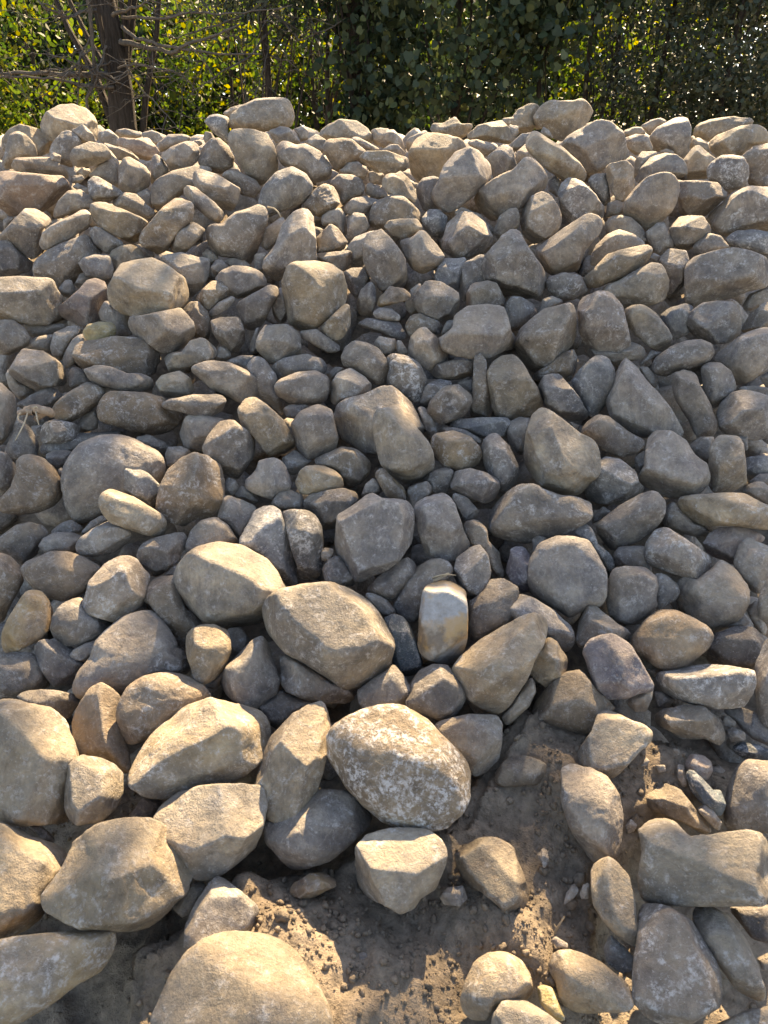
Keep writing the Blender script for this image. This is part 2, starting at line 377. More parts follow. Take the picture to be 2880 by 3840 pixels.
ROCKS = """
# crop lift kind colour points [@landmark]
A1 0 f t 265,320 275,260 300,210 385,165 470,158 555,185 610,240 635,330 640,385 560,420 420,420 300,385 @large pale boulder|standing highest at the left end of the crest
A1 -.5 f t 5,390 60,320 130,288 260,320 345,410 320,470 240,500 30,470
A1 .3 r t 30,470 60,360 110,330 170,360 225,420 240,490 150,520 80,580 10,560
A1 .5 r g 318,470 340,410 400,340 450,328 510,370 540,410 500,470 470,565 400,545 330,500
A1 1 f t 460,325 540,290 600,345 630,410 570,405 520,375
A1 1 r t 452,490 480,440 580,400 680,420 724,490 700,520 600,555 510,568 465,540
A1 .4 b g 75,560 95,505 160,500 330,500 445,595 450,640 230,610 150,590 100,600
A1 .8 f t 320,490 350,470 395,490 390,540 330,520
A1 .3 b p -30,600 60,590 150,605 400,620 465,690 450,720 390,780 280,850 80,885 20,840 -30,800 @broad pinkish block|at the left edge below the crest
A1 -.3 f t 640,340 705,318 770,370 780,430 700,425 640,390
A1 -.8 r t 740,330 810,314 925,340 915,370 850,385 770,370
A1 -.6 r t 915,345 985,325 1080,362 1075,400 1010,420 930,375
A1 .6 b p 755,385 790,370 880,382 960,375 1005,425 1035,465 985,510 930,515 850,460 760,425 @reddish brown oblong rock|lying on the crest right of the tree trunk
A1 0 b d 640,395 750,430 870,480 915,530 850,520 770,520 720,460
A1 -.1 e t 1010,420 1090,355 1200,350 1250,385 1180,410 1110,440 1040,470
A1 .5 r w 1040,490 1100,440 1200,398 1270,405 1290,460 1280,530 1200,580 1110,590 1080,540
A1 -.5 r t 1255,395 1300,390 1313,415 1290,430
A1 .3 r g 1280,530 1320,430 1370,380 1420,378 1480,430 1515,500 1510,560 1430,605 1340,590
A1 0 f g 985,500 1015,480 1050,510 1095,595 1070,620 980,690 975,620
A1 0 e g 575,620 640,545 710,515 765,550 770,690 720,680 640,630 590,640
A1 .3 r g 770,570 800,510 840,500 940,560 975,610 965,690 880,730 790,720 770,690
A1 .5 f w 570,660 600,628 640,630 790,720 760,760 700,790 610,785 575,730 @pale crumbly stone|in the upper left of the pile
A1 .1 r g 455,650 480,620 530,615 548,640 525,665 470,670
A1 -.3 r g 495,600 530,570 580,575 590,610 550,640 500,615
A1 .3 e g 345,860 380,780 440,720 520,710 600,775 600,830 480,860 360,910
A1 0 r g 470,690 500,668 570,700 575,740 500,715
A1 .4 b g -10,1015 60,940 160,835 240,840 300,880 345,910 270,980 255,1080 275,1110 215,1155 140,1130 60,1050 -10,1040
A1 .8 b g 255,1060 275,985 330,940 540,840 580,840 575,960 500,1000 350,1080 285,1108
A1 .9 b t 583,840 600,795 680,795 850,860 960,910 900,1000 895,1050 850,1055 700,985 620,925 @sunlit log-shaped tan rock|in the upper left of the pile
A1 -.1 f g 715,800 790,730 880,740 1010,860 960,900 850,855
A1 -.4 r d 880,735 950,705 985,730 985,840 930,800
A1 .1 r g 980,700 1020,640 1120,590 1270,550 1340,560 1385,605 1320,700 1190,730 1150,770 1060,830 1005,835 985,780
A1 .7 b g 1250,640 1265,595 1300,575 1400,610 1555,700 1540,790 1500,850 1420,830 1330,740 1260,690
A1 1 r g 1185,715 1210,690 1260,690 1390,790 1445,850 1450,900 1410,925 1340,890 1220,780 @narrow bar-shaped rock|leaning down to the right in the upper left
A1 0 e g 1430,610 1480,585 1560,600 1659,650 1690,700 1650,760 1560,740 1520,690
A1 1 b o 900,1020 940,960 1060,820 1130,770 1170,762 1260,820 1245,900 1140,1020 1050,1135 960,1090 905,1050 @upright brown block with white and ochre streaks|in the upper left
A1 .7 b g 1105,1070 1150,990 1240,915 1330,970 1310,1010 1230,1090 1195,1125 1130,1110
A1 .6 r g 580,990 610,950 650,960 800,1050 790,1070 730,1130 690,1125 610,1060
A1 .2 r g 207,1230 230,1170 300,1110 400,1060 560,1000 600,1040 670,1110 620,1160 560,1260 480,1320 400,1345 250,1310
A1 .5 e g 510,1190 540,1150 620,1130 710,1135 735,1230 720,1280 660,1295 560,1270
A1 .3 r t 703,1180 720,1110 790,1070 850,1068 910,1095 940,1170 890,1200 820,1230 745,1260
A1 -.2 r b 870,1070 910,1065 1000,1120 1000,1150 940,1170 900,1090
A1 .2 f g 1030,1165 1080,1130 1180,1118 1280,1150 1350,1150 1362,1240 1330,1313 1230,1420 1180,1340 1100,1240
A1 -.1 r g 1310,1130 1340,1095 1410,1130 1415,1165 1370,1190
A1 .3 f t 1365,1215 1400,1165 1440,1165 1480,1215 1440,1240 1390,1265
A1 .5 r w 1335,980 1360,935 1440,930 1520,860 1659,820 1710,815 1733,850 1720,940 1690,1020 1670,1100 1620,1190 1500,1150 1410,1130 1350,1060
A1 -.2 r s 1450,1170 1510,1152 1580,1160 1640,1215 1560,1220 1500,1215
A1 .4 r g 1395,1290 1430,1240 1510,1205 1600,1210 1680,1240 1730,1290 1710,1350 1659,1390 1540,1415 1450,1370
A1 .2 r s 1325,270 1360,230 1410,222 1485,245 1475,330 1510,440 1450,390 1380,340
A1 -.5 f t 1440,220 1490,180 1560,160 1605,170 1580,200 1490,240
A1 -.3 r g 1315,380 1330,335 1370,340 1390,375 1340,420
A1 -.3 r d -20,1045 60,1040 140,1130 215,1180 190,1240 70,1270 -20,1270
A1 -.3 r d 20,910 50,880 95,890 60,940 25,970
A2 .6 r t -180,310 -160,220 -100,165 0,125 100,115 180,118 215,140 243,210 240,290 200,305 80,330 -100,325 @big rounded tan boulder|on the crest left of centre
A2 .6 r t -185,370 -155,325 -60,320 0,328 70,350 115,430 140,520 135,600 60,660 10,690 -50,630 -120,520 @tall teardrop-shaped tan rock|directly under the crest boulder left of centre
A2 .2 f t 80,335 160,300 210,310 260,340 290,410 240,420 180,390 130,410
A2 0 r t 240,320 300,298 340,340 335,385 290,400 260,340
A2 -.2 f t 300,410 390,350 455,390 435,480 380,440
A2 -.2 r t 400,360 450,300 540,255 650,265 720,310 765,380 760,415 680,420 600,400 480,400
A2 .5 e b 435,430 470,385 560,378 620,385 720,470 700,500 660,530 520,585 490,540 445,470
A2 -.1 f t 595,380 660,370 760,420 810,450 780,460 720,470 640,400
A2 -.5 f t 745,325 800,312 860,318 870,400 830,440 765,415 760,380
A2 -.1 f o 840,330 890,320 940,370 970,450 970,495 900,420 840,400
A2 .2 r g 125,450 160,395 190,392 260,420 320,415 410,460 480,550 490,630 370,670 340,610 250,570 170,560
A2 .9 b t 668,490 720,460 850,460 960,495 990,520 985,580 900,600 780,600 700,550 @flat sunlit slab|lying level near the top of the pile at centre
A2 -.3 r d 720,600 760,590 830,610 820,680 740,670
A2 -.2 f g 805,455 870,420 920,420 970,470 960,495 900,475
A2 .7 e s 20,790 40,700 130,600 230,562 320,610 365,680 360,740 300,800 170,850 80,890 15,810 @smooth egg-shaped grey rock|with a dry stem lying against it
A2 .4 f o 300,820 380,710 440,672 500,690 535,750 540,800 500,850 420,888 370,870
A2 .1 e g 475,660 540,610 620,615 680,640 705,700 690,745 580,790 560,830 540,740 500,690
A2 0 r t 545,590 600,535 660,530 720,575 715,620 690,650 620,615 570,600
A2 -.2 r g 705,690 740,665 790,690 850,730 850,770 780,770 710,740
A2 .3 r g 570,830 620,770 700,755 790,775 790,810 720,860 620,880 580,860
A2 .9 f t 820,640 860,605 900,610 935,590 990,640 1030,710 1043,795 950,770 860,730 820,690
A2 .1 f t 1000,560 990,470 1040,380 1110,345 1190,350 1250,360 1340,395 1370,440 1300,520 1210,600 1180,660 1100,640 1050,660 1005,600
A2 -.2 r t 975,400 990,375 1090,325 1120,345 1040,430 980,470
A2 -.3 f t 1120,330 1150,280 1210,280 1290,240 1330,285 1390,280 1405,310 1340,380 1250,360 1190,350
A2 0 f t 1340,390 1440,290 1590,262 1630,300 1659,320 1690,400 1640,415 1520,400 1440,390
A2 .8 b g 1140,740 1180,660 1220,560 1290,470 1370,440 1440,460 1520,550 1525,620 1480,690 1370,780 1280,855 1240,850 1150,790 @tall grey block with rounded shoulders|leaning right below the crest
A2 -.1 e d 1040,690 1080,640 1150,625 1190,640 1180,740 1200,830 1090,850 1040,740
A2 -.2 r g 1360,400 1430,385 1530,415 1560,440 1480,500 1430,460
A2 -.1 f g 1500,500 1600,420 1659,440 1690,560 1640,600 1540,640 1525,560
A2 .6 b g 1415,770 1460,690 1560,630 1659,585 1740,500 1790,510 1850,560 1890,650 1880,700 1780,780 1700,840 1530,915 1430,830 @broad slanting grey rock|right of the tall grey block below the crest
A2 .2 r g 740,850 760,800 880,745 960,760 1050,840 1080,920 1040,960 900,960 820,970 740,960
A2 1 b t 830,950 860,910 940,900 1040,900 1078,955 1060,985 960,1030 890,1010
A2 .6 r g 930,1035 1000,1030 1080,970 1180,1080 1220,1140 1180,1210 1080,1255 1010,1220 960,1130
A2 -.1 r s 1075,900 1120,840 1180,840 1240,890 1225,960 1200,1030 1140,1010 1090,960
A2 .4 f o 1210,1060 1240,930 1330,855 1400,860 1490,930 1535,1030 1500,1090 1380,1150 1280,1150 1215,1100 @angular grey rock with a narrow ochre stain|in the upper middle
A2 -.2 r g 1270,870 1340,825 1450,870 1540,960 1545,1030 1450,950
A2 .2 e g 1540,980 1580,880 1640,835 1690,830 1709,890 1700,950 1640,990 1570,1030
A2 -.1 r g 430,880 470,850 540,830 575,870 580,1040 530,960 480,930 430,960
A2 0 b d 595,900 640,860 700,870 740,960 640,1020 590,1040
A2 .3 f g 385,1030 480,935 530,960 590,1050 570,1100 390,1120
A2 .6 f g 50,1170 130,1060 175,930 230,870 320,828 360,860 380,960 390,1170 290,1200 200,1260 130,1310 50,1220 @tall grey fin-shaped rock|in the upper left of centre
A2 .2 e w 30,1030 60,960 180,880 190,980 120,1070 70,1105 35,1060
A2 .7 b g 695,1080 720,1000 820,970 870,1020 960,1150 985,1280 960,1330 900,1350 830,1385 760,1310 700,1180
A2 0 r s 590,1090 640,1020 770,970 760,1040 720,1110 695,1200 620,1215
A2 .1 f g 390,1130 430,1120 620,1105 620,1180 570,1240 480,1200 400,1170
A2 -.1 r d 565,1250 620,1220 700,1220 740,1300 690,1400 640,1410 590,1340
A2 -.1 f s 1140,1310 1200,1160 1370,1155 1350,1230 1300,1400 1200,1400
A2 0 r g 1300,1290 1340,1190 1480,1120 1490,1200 1480,1260 1500,1330 1370,1400 1340,1460
A2 .7 f g 1460,1200 1480,1150 1560,1060 1640,970 1690,962 1780,1110 1860,1220 1888,1300 1860,1380 1770,1420 1659,1400 1560,1390 1470,1290 @big pointed triangular grey rock|right of centre in the upper pile
A2 -.1 r s -10,1130 75,1115 50,1200 40,1250 -10,1230
A3 0 r t -75,250 0,240 40,190 110,155 165,155 175,190 160,300 120,335 60,340 20,360 -40,310
A3 .3 b t 145,330 150,220 200,160 260,130 320,138 400,134 440,118 490,145 522,200 500,260 420,340 320,395 260,370 200,310 @big blocky tan boulder|standing highest on the crest right of centre
A3 0 r t -20,290 40,300 40,350 0,400 -30,380
A3 .2 f y 185,340 205,302 240,325 270,380 230,370
A3 0 f t -30,430 60,350 150,335 110,375 90,410 30,460 0,465
A3 .9 b t 92,400 110,350 150,330 190,345 330,440 440,530 480,610 475,660 430,660 320,650 240,590 150,510 100,460 @long tan rock with a sunlit edge|slanting down below the crest right of centre
A3 .4 f g 320,400 350,370 460,310 560,260 640,275 720,340 740,430 755,480 740,510 640,550 520,610 480,590 440,530 360,460 @large angular grey boulder|at the crest below the blocky tan boulder
A3 -.2 r t 420,330 460,290 520,270 500,320 440,345
A3 -.4 r t 830,300 900,260 960,245 1005,265 950,310 890,360
A3 .1 r g 890,370 940,310 1060,245 1130,242 1160,310 1150,420 1140,480 1100,510 1040,470 920,460 905,420
A3 -.2 r t 720,330 790,305 840,305 870,350 820,360 740,370
A3 .2 f o 722,380 800,352 880,360 915,450 850,460 800,490 760,450 735,410
A3 -.1 r t 1170,340 1200,290 1280,255 1440,235 1560,255 1600,290 1480,310 1370,350 1280,400 1200,370 @long low tan rock|on the crest at far right
A3 .2 r t 1280,400 1320,360 1480,300 1590,290 1650,320 1690,400 1560,430 1500,480 1440,500 1340,505 1285,450
A3 -.2 r t 1150,400 1170,350 1200,390 1270,410 1280,480 1200,440 1150,450
A3 .1 r g 1485,500 1530,460 1659,410 1720,430 1720,620 1659,690 1590,695 1530,680 1530,600
A3 .1 f t 1110,520 1180,430 1210,425 1330,520 1270,580 1265,640 1140,640
A3 .6 e W 1265,570 1300,530 1360,490 1430,488 1500,500 1533,560 1530,640 1480,700 1390,715 1310,670 1270,640 @round grey rock peppered with white|in the upper right
A3 .1 r g 805,640 840,560 900,500 990,475 1060,485 1120,530 1140,600 1070,650 1000,630 860,660 800,680
A3 -.1 f t 790,660 800,520 840,465 930,465 960,475 880,520 830,600
A3 -.3 r t 945,465 1000,445 1048,460 1045,485 990,478
A3 .5 b t 610,560 640,545 740,520 785,570 790,690 730,790 680,780 645,720 615,640 @small split block with a sunlit right half|in the upper right
A3 -.1 r s 493,650 530,615 610,605 625,680 640,780 600,825 560,760 510,700
A3 .8 e g 720,860 730,790 800,700 880,630 960,605 1030,605 1075,660 1080,730 1040,840 960,920 870,980 800,910 730,880 @large smooth oval rock|tilted up to the right in the upper right
A3 .3 f g 1075,660 1100,650 1200,655 1330,665 1390,730 1380,770 1250,880 1130,880 1080,860 1080,780
A3 .2 r w 1260,880 1390,775 1430,730 1540,690 1659,700 1760,720 1760,960 1659,975 1490,970 1390,1015 1300,960 1290,900
A3 -.3 e d 235,660 280,620 315,660 300,760 240,720
A3 .4 f w 50,920 70,830 120,760 190,725 250,750 300,830 322,900 300,980 200,1040 140,1065 80,1010
A3 .2 f w 300,720 330,660 380,635 440,650 540,740 598,830 590,900 500,890 430,930 370,930 320,860
A3 .6 r g 145,1110 200,1060 340,960 430,900 500,865 560,880 590,930 560,1010 470,1110 430,1230 300,1260 230,1250 170,1180 @smooth grey rock with a sunlit right tip|rising to the right in the upper right
A3 -.1 r g 600,940 640,890 700,875 770,890 850,960 885,1040 880,1070 800,1050 700,990 620,1000
A3 .1 e g 505,1180 540,1080 620,1000 690,970 780,1000 880,1070 800,1110 640,1140 560,1190 520,1220
A3 -.3 r d 610,870 620,800 680,780 720,800 720,870 640,880 600,900
A3 -.1 r w 870,990 940,930 990,925 1020,1000 1070,1090 1000,1090 940,1150 890,1060
A3 .4 f g 1020,970 1080,890 1160,878 1240,885 1290,970 1280,1000 1190,1050 1150,1105 1080,1100 1040,1040
A3 .3 r g 1175,1080 1210,1020 1280,995 1350,1010 1415,1090 1320,1120 1230,1145 1190,1130
A3 0 e s 1380,1030 1450,980 1560,970 1700,990 1700,1140 1600,1130 1480,1100 1420,1085
A3 .6 b g 1130,1210 1180,1150 1300,1110 1430,1090 1540,1110 1640,1150 1659,1200 1680,1290 1640,1350 1530,1370 1420,1410 1300,1430 1180,1470 1130,1430 @massive rectangular grey block|near the right edge
A3 .9 r t 450,1300 480,1270 620,1130 760,1085 880,1065 908,1100 890,1160 840,1220 700,1290 560,1340 480,1345 @flat tan slab with a sunlit upper edge|right of centre
A3 .7 r t 540,1370 690,1300 830,1220 900,1185 970,1200 1010,1290 1015,1340 980,1430 880,1460 740,1470 620,1410
A3 0 f g 945,1170 1020,1095 1130,1110 1147,1170 1130,1240 1120,1320 1050,1400 1000,1430 1010,1300 980,1210
A3 .1 e w 235,1280 330,1248 440,1265 470,1320 490,1370 400,1420 320,1440 240,1370 220,1330
A3 -.1 r s 885,1150 920,1120 960,1140 930,1180
A3 .2 r g 1625,640 1659,620 1700,640 1700,700 1630,690
B1 .7 b t -60,90 0,68 150,65 330,75 360,140 405,200 380,300 310,375 200,375 80,345 0,335 -60,320 @wide layered slab with a sunlit stripe|at the left edge
B1 0 r s 380,140 420,90 460,85 490,150 450,200 410,190
B1 0 f s 485,110 520,45 560,40 620,75 590,110 520,150
B1 .3 f p 370,280 400,245 500,160 560,90 620,72 680,100 700,200 640,290 650,330 570,390 500,370 380,310
B1 1.3 f T 700,165 745,50 790,-20 880,-40 985,-55 1080,-10 1190,70 1220,150 1230,220 1190,265 1080,285 920,315 880,325 800,300 730,260 700,190 @brightest sunlit slab perched on other rocks|left of centre @.1,.75,.65,.55;-.2,-.5,.8,.72
B1 1 f g 828,370 840,325 920,315 1080,285 1170,265 1250,360 1265,420 1230,490 1140,545 1050,560 960,500 860,430 @.45,.5,.7,.62;-.5,.1,.8,.62;.1,-.6,.7,.7
B1 .8 r y 538,420 570,375 640,358 730,362 753,405 740,455 660,478 580,485 545,450 @small yellowish stone|sitting on the long brown rock at left
B1 -.1 e g 640,300 690,210 740,270 830,310 840,400 870,440 750,450 720,390 650,350
B1 .5 b b 483,560 495,500 580,480 740,455 900,460 960,500 1050,570 1010,640 1010,690 940,710 800,690 700,680 600,660 550,680 490,620 @long chunky brown rock|under the perched sunlit slab at left
B1 .2 r g 410,620 430,540 470,470 540,430 580,485 495,540 490,610 480,640 430,655
B1 .1 r g 325,520 350,430 440,390 510,382 530,430 460,480 415,560 400,620 340,570
B1 .4 r g -80,430 0,345 90,350 160,400 195,465 160,530 60,570 0,565 -60,540
B1 -.2 e d 180,490 240,455 350,435 325,540 220,540 170,520
B1 -.3 r d 130,370 330,370 440,370 420,400 320,440 200,460
B1 .6 f g 60,670 110,590 150,530 280,550 380,610 425,690 430,760 340,780 230,800 110,740 65,700 @angular many-sided grey rock|near the left edge
B1 0 r d 40,700 65,640 110,750 230,800 200,850 120,860 60,780
B1 -.1 r g 440,690 480,650 550,680 600,760 520,770 450,780
B1 .9 r g 550,700 570,650 620,632 720,650 820,690 920,685 1000,750 990,790 880,815 760,800 640,770 570,730 @wavy flat slab|balanced on a big block at left
B1 .5 b t 1010,750 1050,705 1160,675 1230,720 1260,800 1200,840 1080,845 1030,810
B1 .5 b t 1065,590 1090,560 1180,550 1230,480 1320,460 1410,545 1380,600 1250,640 1190,680 1100,680
B1 0 r b 1180,290 1230,230 1290,230 1350,300 1365,420 1350,480 1270,470 1220,390
B1 .4 f o 1265,220 1310,150 1370,95 1440,95 1490,150 1480,190 1410,230 1350,285 1310,240 @small ochre and grey angular stone|left of the big sunlit knob-shaped boulder
B1 .3 b d 1355,290 1420,230 1500,190 1530,215 1480,270 1400,320 1360,335
B1 .3 b d 1525,250 1570,215 1740,120 1800,130 1800,190 1740,300 1700,380 1640,415 1600,400 1570,330
B1 .4 f g 1365,350 1430,330 1550,330 1585,420 1580,500 1530,560 1440,520 1380,430
B1 0 r d 1400,560 1420,520 1480,530 1500,580 1460,610 1390,610
B1 .6 r g 1230,650 1260,630 1360,612 1480,620 1600,670 1659,720 1700,780 1690,830 1600,860 1550,880 1460,830 1370,790 1290,720
B1 .8 r g 1042,890 1080,860 1250,830 1440,830 1465,850 1440,930 1400,960 1300,985 1180,945 1060,925 @thin wedge-ended slab|pointing left at left of centre
B1 .4 r b 632,960 650,880 690,820 780,810 950,820 1060,850 1120,900 1180,950 1190,980 1100,1070 990,1090 860,1060 740,1030 660,1000
B1 .7 e b 342,920 370,870 470,800 560,750 640,770 690,810 640,890 540,960 440,1020 370,1000 345,960 @smooth log-like brown rock|beside the broken root at left
B1 0 r d 110,890 200,830 330,778 410,825 370,870 330,930 200,910 130,930
B1 .8 r g -150,800 -60,750 0,750 100,850 108,950 80,1050 30,1130 0,1155 -100,1160 -160,1000
B1 .1 e g 30,1190 80,1080 110,980 200,1050 250,1150 240,1230 100,1250 40,1220
B1 .6 f w 258,1090 280,1020 350,990 470,1010 520,1040 500,1100 420,1145 310,1140 275,1145
B1 0 r d 500,1030 540,960 620,930 635,1000 630,1050 560,1070 510,1070
B1 -.1 r s 245,1140 400,1145 520,1080 750,1060 850,1090 700,1140 550,1180 480,1200 300,1240 250,1190
B1 .2 f w 295,1220 350,1190 440,1190 475,1215 420,1270 370,1310 320,1290
C1 .3 e w 403,170 430,60 520,-60 640,-105 740,-115 850,-95 970,-30 1060,40 1060,130 1000,230 850,330 680,390 560,445 490,435 430,340 @very large rounded brown grey boulder|left of centre behind a sunlit elongated stone
B1 -.1 r s 865,1110 960,1090 1060,1130 1105,1175 1050,1220 950,1160
B1 .1 r b 1070,1220 1090,1170 1170,1165 1240,1195 1180,1280 1090,1313
B1 .2 r g 1165,1080 1210,965 1330,960 1460,990 1400,1090 1330,1200 1200,1180
B1 .6 r w 1315,1180 1350,1100 1420,1010 1500,995 1600,1060 1655,1130 1640,1230 1600,1300 1540,1375 1430,1330 1330,1230
B2 .7 b t -120,930 -70,860 0,848 70,895 170,990 245,1110 255,1165 180,1210 75,1225 0,1115 -90,1030 @tan block with a sunlit top edge|slanting down to the right left of centre
B1 -.1 r s 1450,615 1570,575 1659,580 1700,640 1659,710 1560,670
B2 -.1 r g -40,500 0,400 20,380 5,540 -30,570
B2 1 r T 165,110 200,20 240,-20 370,-35 480,-20 560,40 585,130 580,230 530,290 440,360 370,410 290,415 210,360 195,260 180,180 @big knob-shaped boulder with a sunlit upper right|above centre @.3,.6,.7,.78;-.3,.1,1,.85
B2 .6 f t 410,400 520,290 590,230 610,280 612,380 560,460 520,480 450,450
B2 0 f g 105,270 130,160 170,125 195,250 200,350 150,375 115,320
B2 .5 b t 0,530 20,440 60,380 200,375 275,430 295,560 220,590 100,625 40,570
B2 .3 r g 285,420 390,405 470,460 540,510 530,550 470,560 380,510 300,470
B2 .3 f g 655,230 680,150 740,95 770,130 775,230 750,320 690,320 660,290
B2 .7 f O 780,250 810,190 870,130 960,145 1010,185 980,220 880,245 800,262 @thin ochre flake|above the soil patch near centre
B2 .4 e g 755,300 800,265 880,275 935,320 930,350 850,355 780,335
B2 0 r d 660,370 720,330 850,355 930,360 980,470 900,470 800,420 680,400
B2 .5 f g 1017,220 1050,160 1110,90 1200,100 1310,170 1310,280 1290,340 1180,350 1060,300 1030,260
B2 0 r g 965,250 1000,150 1080,95 1060,160 1040,240 1060,300 1000,315
B2 0 r b 970,380 1000,320 1060,305 1180,350 1210,390 1180,440 1090,430 1000,460
B2 .5 f g 985,530 1010,450 1060,400 1100,395 1170,460 1240,560 1240,595 1140,690 1080,650 1000,580
B2 .3 f p 770,490 800,450 860,465 905,470 905,550 830,585 790,550
B2 .2 f s 910,480 940,480 985,550 980,575 910,570
B2 .5 r g 555,590 580,520 640,480 710,490 790,530 860,620 865,700 820,780 740,740 640,660 570,650
B2 .3 r W 835,580 900,570 980,575 1060,630 1105,730 1090,820 1060,890 980,850 900,800 850,750 865,660 @dark rounded rock dusted with white|at the centre of the pile
B2 1.1 b g 1170,490 1210,450 1280,390 1290,320 1370,260 1500,245 1600,260 1625,330 1650,420 1680,490 1620,540 1500,590 1380,590 1260,560 1200,545 @mushroom-like flat-topped slab|perched on a thin upright stone @0,.7,.7,.5;0,-.4,.9,.7
B2 .2 b g 1410,570 1490,570 1500,700 1520,900 1510,980 1380,980 1400,850 1405,700 @thin upright stone pillar|under the mushroom-like slab
B2 .4 b g 1365,180 1400,110 1500,92 1560,110 1610,210 1620,270 1500,275 1370,270
B2 0 r s 1210,400 1240,350 1290,345 1280,400 1200,450
B2 .2 r b 1135,700 1170,630 1280,605 1400,610 1405,700 1330,730 1200,735
B2 .1 f w 1060,880 1100,770 1180,730 1280,750 1230,820 1140,890 1105,915
B2 .5 r g 1105,940 1130,870 1220,775 1310,765 1390,830 1395,900 1340,970 1210,1020 1120,980
B2 -.1 r g 1300,750 1400,720 1410,800 1390,820 1320,765
B2 .5 f t 1495,690 1540,620 1600,580 1670,575 1730,620 1770,710 1820,780 1860,900 1800,960 1659,990 1560,980 1530,900
B2 0 b s 1225,1030 1290,985 1400,980 1600,975 1659,1000 1620,1090 1560,1110 1460,1110 1330,1050
B2 0 e s 1190,1060 1250,1035 1370,1060 1460,1120 1460,1160 1350,1110
B2 .5 r o 1130,1130 1180,1080 1280,1065 1380,1100 1450,1170 1465,1220 1440,1280 1330,1325 1220,1300 1150,1200 @brownish oval rock with a rusty pit|at centre
B2 .5 r w 1460,1160 1510,1090 1560,1080 1640,1160 1700,1290 1690,1400 1620,1460 1560,1420 1480,1290
B2 .3 f g 500,920 560,860 700,840 830,768 910,800 1000,880 1060,980 1100,1060 1050,1130 900,1190 790,1210 720,1205 560,1120 @wide grey slab|behind the sunlit blade-shaped rock at centre
B2 1 f t 752,1000 790,930 920,898 960,950 1050,1060 1120,1150 1160,1280 1130,1360 1030,1410 960,1400 850,1340 800,1240 770,1120 @blade-shaped rock with a sunlit top corner|at the centre @-.3,.2,.9,.7;.55,.15,.8,.72;-.1,.8,.6,.8
B2 0 f g 1040,900 1100,920 1170,1030 1180,1080 1130,1120 1100,1060
B2 .6 r g 230,1020 290,940 400,893 490,930 510,1030 530,1110 510,1190 420,1240 320,1240 270,1170
B2 .1 r g 175,920 220,895 350,895 300,940 260,985 200,975
B2 .5 e g 115,780 160,730 270,685 390,675 470,720 480,800 440,880 340,895 220,885 140,830 @smooth oval grey cobble|below a similar capped rock left of centre
B2 .3 r g 95,650 180,590 330,565 430,600 465,660 440,695 330,690 240,700 145,735
B2 .5 f g 485,760 530,690 610,658 700,710 745,760 740,820 680,840 560,860 500,910 485,840
B2 -.2 r d 455,700 510,650 580,655 530,690 490,740
B2 0 r w -60,640 0,580 60,610 130,700 140,740 120,790 160,860 190,890 170,980 100,900 30,850 0,780
B2 0 r g 170,1240 250,1190 330,1240 370,1250 300,1310 250,1350 190,1330
C2 .1 r o 355,60 430,10 560,-40 640,-30 740,50 735,120 680,190 600,230 560,200 540,130 480,95 400,75
C2 .5 e g -70,180 0,110 20,50 120,30 180,70 220,160 225,230 150,260 110,300 0,260 -60,230
B3 .7 b g 30,460 60,400 200,280 370,235 400,260 415,340 415,450 380,520 290,600 200,670 120,685 70,600 30,540 @big slanted grey block|right of the mushroom-like slab
B3 .7 b o 425,260 460,200 590,158 650,180 710,260 750,400 765,490 740,560 690,580 540,575 480,530 440,420 @barrel-shaped grey block with an ochre spot|right of centre
B3 .7 r t 725,300 770,255 860,245 930,300 1010,400 1040,470 1020,540 970,555 900,520 790,430 740,370
B3 0 r s 170,300 200,210 260,190 340,225 280,255 180,320
B3 0 e g -50,250 0,190 60,200 130,240 165,300 120,350 60,400 0,420 -60,390
B3 .1 r g -30,440 0,425 30,470 25,510 0,535 -40,540
B3 0 r s 955,320 1020,270 1120,240 1180,260 1160,320 1135,390 1150,430 1040,480 1010,400
B3 .5 f g 1115,350 1150,300 1240,235 1330,225 1440,235 1470,310 1485,400 1470,440 1400,490 1300,500 1200,460 1130,400
B3 .1 r g 1490,260 1540,180 1659,130 1720,130 1720,240 1600,260 1530,290
B3 .4 f t 1485,410 1530,330 1620,240 1700,225 1700,390 1600,410 1490,430
B3 .4 r g 1300,600 1380,530 1500,440 1600,400 1700,395 1720,600 1640,680 1540,740 1460,780 1440,720 1380,640
B3 .7 e w 907,650 930,590 1030,520 1130,480 1220,470 1290,500 1310,560 1280,610 1160,660 1060,680 1000,715 930,690 @egg-shaped grey rock lying level|at right of centre
B3 .2 f g 440,490 540,555 700,560 760,480 830,510 870,560 840,600 700,630 660,650 600,590 520,600
B3 .1 r b 820,630 880,570 900,540 970,560 900,600 840,640
B3 .5 e s 385,750 430,680 510,600 560,575 620,590 660,660 672,740 640,830 590,920 540,970 500,980 490,930 440,850
B3 .6 f g 610,880 640,800 680,660 740,595 800,640 900,770 1000,880 1070,980 1115,1080 1110,1110 1000,1090 900,1090 850,1110 760,1060 680,1000 640,960 @large steep triangular grey rock|right of centre
B3 0 r g 820,650 880,650 945,720 940,790 900,770 850,700
B3 .5 r g 1030,760 1060,700 1120,665 1190,690 1230,790 1290,900 1330,1030 1310,1100 1260,1095 1200,1110 1150,1010 1060,860
B3 .5 r g 1225,670 1260,625 1350,625 1420,680 1450,760 1430,820 1360,890 1310,920 1270,880 1240,780
B3 .5 f w 1330,950 1350,890 1420,820 1500,800 1600,820 1680,850 1700,1100 1560,1125 1400,1090 1350,1050
B3 .1 r g 1450,790 1560,770 1700,790 1700,880 1600,830 1500,820
B3 .1 f g 1605,720 1659,680 1700,680 1700,790 1650,790
B3 .5 f g 170,790 190,730 240,700 310,700 380,780 440,850 500,970 480,995 370,995 270,930 200,880
